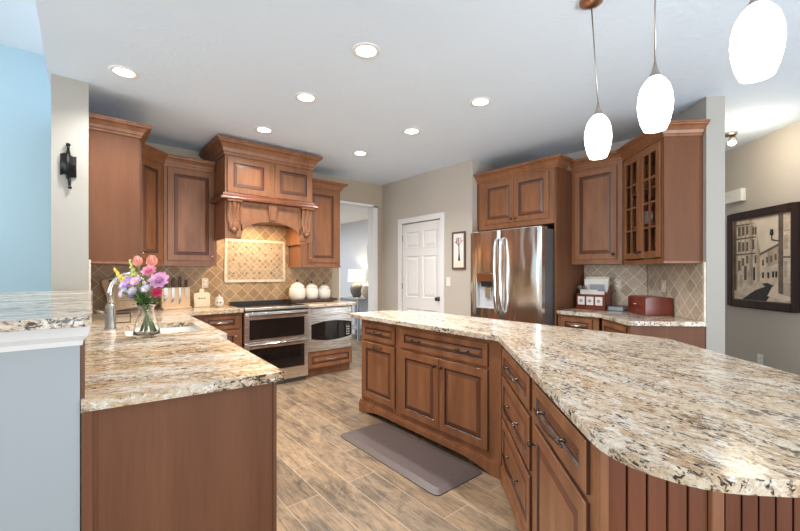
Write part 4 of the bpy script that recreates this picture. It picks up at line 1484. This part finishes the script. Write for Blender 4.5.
def plate(name, label, loc, rz, kind, cat, cov='plastic'):
    t = thing(name, label, cat, loc, rz)
    if cat == 'outlet':
        MB().box(-0.036, -0.005, -0.058, 0.036, 0, 0.058).build('cover_plate', cov, t, 0.002)
        for z in (-0.022, 0.022):
            MB().lathe([(0.0001, 0.0015), (0.015, 0.0015), (0.016, 0)], seg=16, mat=Matrix.Translation((0, -0.005, z)) @ Matrix.Rotation(PI / 2, 4, 'X')).build('socket', 'white', t)
    else:
        MB().box(-0.036, -0.005, -0.058, 0.036, 0, 0.058).build('cover_plate', cov, t, 0.002)
        MB().box(-0.014, -0.009, -0.03, 0.014, -0.0052, 0.03).build('rocker', 'white', t, 0.001)


plate('wall_outlet', 'stone toned outlet on the tan tile right of the knife block', (1.147, RY - 0.0095, 1.19), 0, 0, 'outlet', 'marble')
plate('wall_outlet', 'stone toned outlet on the grey tile above the letter organizer', (FX - 0.0095, 1.715, 1.185), RI, 0, 'outlet', 'marble')
plate('light_switch', 'white light switch on the angled tile wall above the red box', in_gcab(0.545, 0.318, 1.185)[:2] + (1.185,), RJ, 0, 'switch', 'marble')
b = bpy.data.objects['light_switch']
sx_, sy_ = 4.315, 1.215
k_ = (sx_ - sy_ - 3.098 + 0.0145) / 2
b.location = (sx_ - k_, sy_ + k_, 1.185)
plate('light_switch', 'white light switch on the taupe wall between the pantry door and small print', (DX - 0.0005, 3.555, 1.195), RI, 0, 'switch')
hwp = lambda d, z, off=0.0015: (4.83 / 2 + d / 2 - off / S2, d / 2 - 4.83 / 2 + off / S2, z)    # point on the hall wall, d = x + y
plate('wall_outlet', 'white outlet low on the hallway wall under the street painting', hwp(6.215, 0.395), RJ, 0, 'outlet')
ch = thing('door_chime', 'white door chime box high on the hallway wall', 'door chime', hwp(6.655, 2.18), RJ)
MB().box(-0.125, -0.055, -0.07, 0.125, 0, 0.07).build('cover', 'plastic', ch, 0.008)
MB().lathe([(0.012, 0), (0.012, 0.002), (0.009, 0.002), (0.009, 0)], seg=16, mat=Matrix.Translation((-0.05, -0.055, 0.01)) @ Matrix.Rotation(PI / 2, 4, 'X')).build('emblem', 'white', ch)

# small print by the pantry door
sp_ = thing('framed_print', 'small narrow framed print of a tree on the taupe wall', 'picture', (DX - 0.001, 3.475, 1.36), RI)
PW, PH = 0.225, 0.485
pf = MB()
for a in ((0, 0, 0.022, PH), (PW - 0.022, 0, PW, PH), (0.022, 0, PW - 0.022, 0.022), (0.022, PH - 0.022, PW - 0.022, PH)):
    pf.box(a[0], -0.022, a[1], a[2], 0, a[3])
pf.build('frame', 'frame2', sp_, 0.003)
MB().box(0.022, -0.012, 0.022, PW - 0.022, -0.004, PH - 0.022).build('print', 'paper', sp_)
ta = MB()
Q = lambda pts, m, k=0: ta.prismxz(pts, -0.0126 - 0.0006 * k, -0.0122, m)
Q([(0.10, 0.11), (0.14, 0.11), (0.128, 0.2), (0.122, 0.34), (0.108, 0.34), (0.112, 0.2)], 0, 1)
for (x0, z0, x1, z1, ww, m) in ((0.115, 0.30, 0.06, 0.36, 0.012, 0), (0.115, 0.31, 0.17, 0.37, 0.012, 1), (0.115, 0.33, 0.115, 0.41, 0.012, 0), (0.06, 0.36, 0.04, 0.34, 0.014, 1), (0.085, 0.34, 0.07, 0.40, 0.01, 0), (0.15, 0.35, 0.15, 0.41, 0.01, 1), (0.17, 0.37, 0.19, 0.36, 0.01, 0), (0.10, 0.36, 0.09, 0.42, 0.012, 1)):
    Q([(x0 - ww / 2, z0), (x0 + ww / 2, z0), (x1 + ww / 2, z1), (x1 - ww / 2, z1)], m, 1)
Q([(0.024, 0.024), (0.2, 0.024), (0.2, 0.06), (0.15, 0.105), (0.10, 0.11), (0.05, 0.09), (0.024, 0.06)], 2)
Q([(0.024, 0.12), (0.08, 0.12), (0.08, 0.30), (0.024, 0.30)], 3)
ta.build('tree_drawing', ['sep4', 'hot', 'sep0', 'paper'], sp_)

# large street painting in the hallway
pn = thing('framed_painting', 'large framed sepia painting of a narrow old street in the hallway', 'picture', hwp(6.815, 0.935), RJ)
AW, AH = 0.885, 1.045
fp = MB()
fw = 0.075
for a in ((0, 0, fw, AH), (AW - fw, 0, AW, AH), (fw, 0, AW - fw, fw), (fw, AH - fw, AW - fw, AH)):
    fp.box(a[0], -0.035, a[1], a[2], 0, a[3])
fp.build('frame', 'frame', pn, 0.008)
ff = MB()
for a in ((fw, fw, fw + 0.01, AH - fw), (AW - fw - 0.01, fw, AW - fw, AH - fw), (fw + 0.01, fw, AW - fw - 0.01, fw + 0.01), (fw + 0.01, AH - fw - 0.01, AW - fw - 0.01, AH - fw)):
    ff.box(a[0], -0.026, a[1], a[2], -0.002, a[3])
ff.build('inner_lip', 'sep3', pn)
cv = MB()
cx0, cz0, cw, chh = fw + 0.01, fw + 0.01, AW - 2 * fw - 0.02, AH - 2 * fw - 0.02


def PQ(pts, m, k):
    cv.prismxz([(cx0 + u * cw, cz0 + v_ * chh) for u, v_ in pts], -0.012 - 0.0006 * k, -0.0115, m)


cv.box(cx0, -0.0115, cz0, cx0 + cw, -0.002, cz0 + chh, 0)
PQ([(0, 0), (0.999, 0), (0.999, 0.25), (0, 0.30)], 1, 1)                                     # pavements
PQ([(0.16, 0.0), (0.60, 0.0), (0.66, 0.06), (0.76, 0.17), (0.62, 0.215), (0.52, 0.205), (0.58, 0.17), (0.40, 0.12)], 4, 2)   # dark street
PQ([(0, 0.10), (0.10, 0.11), (0.49, 0.22), (0.49, 0.62), (0.44, 0.80), (0.42, 0.92), (0.36, 0.999), (0, 0.999)], 1, 3)     # left house
PQ([(0, 0.10), (0.05, 0.11), (0.05, 0.999), (0, 0.999)], 3, 4)
PQ([(0.30, 0.17), (0.345, 0.18), (0.345, 0.999), (0.30, 0.999)], 2, 4)
PQ([(0.44, 0.22), (0.49, 0.24), (0.49, 0.62), (0.44, 0.78)], 2, 4)
PQ([(0.49, 0.22), (0.80, 0.22), (0.80, 0.66), (0.72, 0.62), (0.60, 0.60), (0.49, 0.56)], 1, 3)                             # centre houses
PQ([(0.62, 0.40), (0.80, 0.44), (0.80, 0.64), (0.72, 0.61), (0.62, 0.59)], 2, 4)
PQ([(0.49, 0.54), (0.62, 0.58), (0.80, 0.64), (0.80, 0.67), (0.62, 0.61), (0.49, 0.57)], 3, 5)
PQ([(0.80, 0.10), (0.999, 0.05), (0.999, 0.999), (0.80, 0.999)], 1, 5)                                                      # right house
PQ([(0.80, 0.10), (0.875, 0.08), (0.875, 0.999), (0.80, 0.999)], 3, 6)
PQ([(0.875, 0.50), (0.999, 0.50), (0.999, 0.52), (0.875, 0.52)], 3, 6)
PQ([(0.875, 0.08), (0.999, 0.05), (0.999, 0.22), (0.875, 0.22)], 2, 6)
PQ([(0.62, 0.06), (0.90, 0.02), (0.999, 0.03), (0.999, 0.06), (0.80, 0.10), (0.78, 0.20), (0.70, 0.17)], 0, 7)
for (u, v_, ww, hh) in ((0.08, 0.60, 0.05, 0.13), (0.16, 0.60, 0.045, 0.12), (0.24, 0.60, 0.04, 0.12), (0.08, 0.80, 0.05, 0.12), (0.16, 0.80, 0.045, 0.12), (0.24, 0.81, 0.04, 0.11), (0.36, 0.62, 0.03, 0.12), (0.40, 0.80, 0.03, 0.09),
                        (0.08, 0.36, 0.05, 0.13), (0.20, 0.24, 0.05, 0.18), (0.37, 0.24, 0.035, 0.16), (0.40, 0.45, 0.03, 0.10), (0.36, 0.80, 0.03, 0.10), (0.24, 0.45, 0.04, 0.10), (0.16, 0.42, 0.04, 0.10)):
    PQ([(u, v_), (u + ww, v_ + 0.005), (u + ww, v_ + hh), (u, v_ + hh)], 3 if (u * 100) % 2 < 1 else 4, 5)
for (u, v_) in ((0.53, 0.42), (0.60, 0.45), (0.67, 0.46), (0.74, 0.48), (0.53, 0.27), (0.62, 0.27), (0.70, 0.28), (0.75, 0.28)):
    PQ([(u, v_), (u + 0.03, v_), (u + 0.03, v_ + 0.07), (u, v_ + 0.07)], 3 if v_ > 0.4 else 4, 6)
for (u, v_, ww, hh, mm) in ((0.05, 0.14, 0.025, 0.18, 2), (0.11, 0.15, 0.06, 0.16, 2), (0.27, 0.20, 0.03, 0.14, 2), (0.06, 0.34, 0.02, 0.22, 2), (0.14, 0.36, 0.02, 0.20, 2), (0.21, 0.58, 0.025, 0.40, 2), (0.135, 0.58, 0.02, 0.40, 2), (0.345, 0.58, 0.02, 0.36, 2), (0.05, 0.93, 0.31, 0.02, 3), (0.345, 0.20, 0.012, 0.72, 3), (0.885, 0.60, 0.06, 0.16, 2), (0.885, 0.28, 0.05, 0.18, 2), (0.885, 0.80, 0.10, 0.015, 2)):
    PQ([(u, v_), (u + ww, v_), (u + ww, v_ + hh), (u, v_ + hh)], mm, 4 if u < 0.8 else 6)
PQ([(0.05, 0.555), (0.42, 0.565), (0.42, 0.58), (0.05, 0.575)], 3, 6)
PQ([(0.05, 0.755), (0.42, 0.765), (0.42, 0.78), (0.05, 0.775)], 3, 6)
PQ([(0.66, 0.78), (0.69, 0.76), (0.72, 0.78), (0.71, 0.84), (0.67, 0.84)], 4, 7)                                           # street lantern
PQ([(0.69, 0.71), (0.81, 0.69), (0.81, 0.70), (0.69, 0.725)], 4, 7)
PQ([(0.685, 0.71), (0.695, 0.71), (0.695, 0.77), (0.685, 0.77)], 4, 7)
PQ([(0.70, 0.50), (0.999, 0.50), (0.999, 0.505), (0.70, 0.505)], 3, 7) if False else None
cv.build('canvas', ['sep0', 'sep1', 'sep2', 'sep3', 'sep4'], pn)

# desk things
og = thing('letter_organizer', 'dark red wooden letter organizer with three white square tiles on its front', 'organizer', (4.235, 2.035, 0.9145), RI)
OW = 0.30
om = MB()
om.box(0, 0, 0, OW, 0.012, 0.165).box(0, 0.17, 0, OW, 0.182, 0.26).box(0, 0.012, 0, OW, 0.17, 0.012)
om.prism([(0.0, 0.012), (0.17, 0.012), (0.17, 0.255), (0.13, 0.25), (0.09, 0.195), (0.05, 0.185), (0.012, 0.165)], 0, 0.01, 0, (), Matrix(((0, 0, 1, 0), (1, 0, 0, 0), (0, 1, 0, 0), (0, 0, 0, 1))))
om.prism([(0.0, 0.012), (0.17, 0.012), (0.17, 0.255), (0.13, 0.25), (0.09, 0.195), (0.05, 0.185), (0.012, 0.165)], OW - 0.01, OW, 0, (), Matrix(((0, 0, 1, 0), (1, 0, 0, 0), (0, 1, 0, 0), (0, 0, 0, 1))))
om.box(0.01, 0.085, 0.012, OW - 0.01, 0.093, 0.19)
om.box(-0.006, -0.008, 0, OW + 0.006, 0.19, 0.018)
om.build('box', 'redwood', og, 0.002)
for i in range(3):
    MB().box(0.018 + i * 0.093, -0.006, 0.05, 0.018 + i * 0.093 + 0.075, -0.0003, 0.14).build('tile', 'white', og, 0.002)
    MB().ball((0.055 + i * 0.093, -0.0065, 0.095), 0.018, 0, 12, 6, (1, 0.08, 1)).build('tile_motif', 'paper_grey', og)


def env(x0, x1, y, z0, z1, mat, label, name='envelope'):
    o = MB().box(0, 0, 0, x1 - x0, 0.004, z1 - z0).build(name, mat)
    c, s = math.cos(RI), math.sin(RI)
    o.location = (4.235 + x0 * c - y * s, 2.035 + x0 * s + y * c, 0.9145 + z0)
    o.rotation_euler = (0, 0, RI)
    tag(o, label, 'paper', 'papers in the letter organizer')


env(0.04, 0.285, 0.150, 0.0135, 0.355, 'paper_green', 'tallest cream green edged folder at the back of the letter organizer', 'folder')
env(0.03, 0.28, 0.135, 0.0135, 0.33, 'paper', 'white sheet in front of the green edged folder in the organizer')
env(0.10, 0.25, 0.115, 0.0135, 0.27, 'paper_grey', 'grey card in the middle of the letter organizer', 'card')
env(0.015, 0.20, 0.06, 0.0135, 0.215, 'paper', 'white envelope in the front slot of the organizer')
env(0.12, 0.28, 0.04, 0.0135, 0.20, 'paper', 'white printed envelope at the front right of the organizer')
gs = thing('sunglasses', 'dark folded sunglasses on top of the organizer papers', 'sunglasses', (4.268, 1.975, 0.9145 + 0.2155), RI)
MB().ball((-0.035, 0, 0.022), 0.022, 0, 12, 8, (1.1, 0.35, 0.95)).ball((0.02, 0, 0.022), 0.022, 0, 12, 8, (1.1, 0.35, 0.95)).tube([(-0.06, 0, 0.03), (-0.05, 0.03, 0.012), (0.03, 0.045, 0.005)], 0.004, 6).build('lenses', 'greypot', gs)
bk = thing('book', 'dark slate blue closed book lying between organizer and red box', 'book', (4.27, 1.722, 0.9145), RI)
MB().box(0, 0, 0.0, 0.155, 0.20, 0.006).box(0, 0, 0.044, 0.155, 0.20, 0.05).box(0, 0, 0.006, 0.006, 0.20, 0.044).build('cover', 'navy', bk, 0.0015)
MB().box(0.0065, 0.004, 0.0062, 0.150, 0.196, 0.0438).build('pages', 'paper_grey', bk)

rx = thing('desk_box', 'glossy red wooden box with two small drawers on the angled worktop', 'box', (4.228, 1.510, 0.9145), RJ)
# drawers face the kitchen, the long side faces the camera
rbm = MB()
LW, LD, LH = 0.32, 0.245, 0.17


rbp = [(0, 0), (LD, 0), (LD, LH - 0.006), (LD - 0.02, LH), (0.06, LH + 0.008), (0.012, LH), (0, LH - 0.016)]
my = Matrix(((0, 0, 1, 0), (1, 0, 0, 0), (0, 1, 0, 0), (0, 0, 0, 1)))
rbm.prism(rbp, 0, LW, 0, (), my)
rbm.build('case', 'redwood', rx, 0.006, 3)
for z0, z1 in ((0.018, 0.068), (0.076, 0.126)):
    dd = MB().box(0.015, -0.006, z0, LW - 0.015, -0.0003, z1).build('drawer', 'redwood', rx, 0.002)
    MB().box(LW / 2 - 0.028, -0.016, (z0 + z1) / 2 - 0.005, LW / 2 + 0.028, -0.0065, (z0 + z1) / 2 + 0.005).build('pull', 'chrome', dd, 0.002)

# anti fatigue mat
fm = MB()
mpo = [(1.60, 1.59), (2.04, 1.59), (2.04, 2.70), (1.60, 2.70)]
o_ = rounded(mpo, [0.04] * 4, 5)
i_ = rounded([(1.65, 1.64), (1.99, 1.64), (1.99, 2.65), (1.65, 2.65)], [0.02] * 4, 5)
n = len(o_)
v = [(x, y, 0.0005) for x, y in o_] + [(x, y, 0.006) for x, y in o_] + [(x, y, 0.019) for x, y in i_]
f = []
for i in range(n):
    j = (i + 1) % n
    f += [(i, j, n + j, n + i), (n + i, n + j, 2 * n + j, 2 * n + i)]
f += [tuple(reversed(range(n))), tuple(2 * n + i for i in range(n))]
fmo = fm.add(v, f).build('kitchen_mat', 'mat')
tag(fmo, 'brown cushioned kitchen mat with sloping edges on the floor by the island', 'mat')

# ------------------------------------------------------------------ next room
tbl = thing('console_table', 'grey console table seen through the cased opening, carrying the lamp', 'table', (4.32, 6.62, 0))
MB().box(-0.22, -0.42, 0.79, 0.22, 0.30, 0.82).build('tabletop', 'greywood', tbl, 0.004)
for sx in (-1, 1):
    for yy in (-0.39, 0.27):
        MB().box(sx * 0.19 - 0.02, yy - 0.02, 0, sx * 0.19 + 0.02, yy + 0.02, 0.79).build('leg', 'greywood', tbl)
MB().box(-0.19, -0.37, 0.74, -0.17, 0.25, 0.79).build('apron', 'greywood', tbl)
MB().box(-0.18, -0.38, 0.20, 0.18, 0.26, 0.22).build('shelf', 'greywood', tbl)
lp = thing('table_lamp', 'table lamp with lit white drum shade and grey pot base, beyond the opening', 'lamp', (4.31, 6.56, 0.8205))
MB().lathe([(0.0001, 0), (0.075, 0), (0.12, 0.09), (0.135, 0.17), (0.12, 0.235), (0.06, 0.265), (0.05, 0.285), (0.0001, 0.285)], seg=28).build('base', 'greypot', lp)
MB().tube([(0, 0, 0.28), (0, 0, 0.36)], 0.012, 8).build('neck', 'nickel', lp)
MB().lathe([(0.175, 0.32), (0.16, 0.56), (0.157, 0.56), (0.172, 0.32)], seg=32).build('shade', 'lampshade', lp)
MB().lathe([(0.006, 0.36), (0.006, 0.565), (0.012, 0.575), (0.008, 0.59), (0.0001, 0.595)], seg=10).build('finial', 'nickel', lp)
pl = bpy.data.lights.new('bulb', 'POINT')
pl.energy = 6
pl.color = (1, 0.80, 0.55)
plo = bpy.data.objects.new('bulb', pl)
C.objects.link(plo)
plo.parent = lp
plo.location = (0, 0, 0.46)
pl.shadow_soft_size = 0.04
for (x, y, r, lab) in ((4.41, 6.36, 0.11, 'round beige cushion standing right behind the lamp on the console'), (4.34, 6.262, 0.12, 'striped tan cushion at the right end of the grey console')):
    cu_ = thing('cushion', lab, 'cushion', (x, y, 0.8205), math.radians(-50), 'cushions on the console')
    MB().ball((0, 0, r), r, 0, 16, 10, (0.9, 0.35, 1)).build('cover', 'cushion', cu_)
mr = thing('wall_print', 'tall pale framed print on the wall of the next room', 'picture', (4.549, 6.50, 1.17), RI)
MB().box(0, -0.03, 0, 0.60, 0, 0.72).build('frame', 'greywood', mr, 0.004)
MB().box(0.03, -0.033, 0.03, 0.57, -0.0305, 0.69).build('print', 'mirror', mr)
dn = bpy.data.lights.new('den_area_light', 'AREA')  # cool area light hung under the den ceiling, pointing down
dn.energy = 40
dn.size = 1.6
dn.color = (0.9, 0.95, 1.0)
dno = bpy.data.objects.new('den_area_light', dn)
C.objects.link(dno)
dno.location = (2.6, 7.2, 2.35)
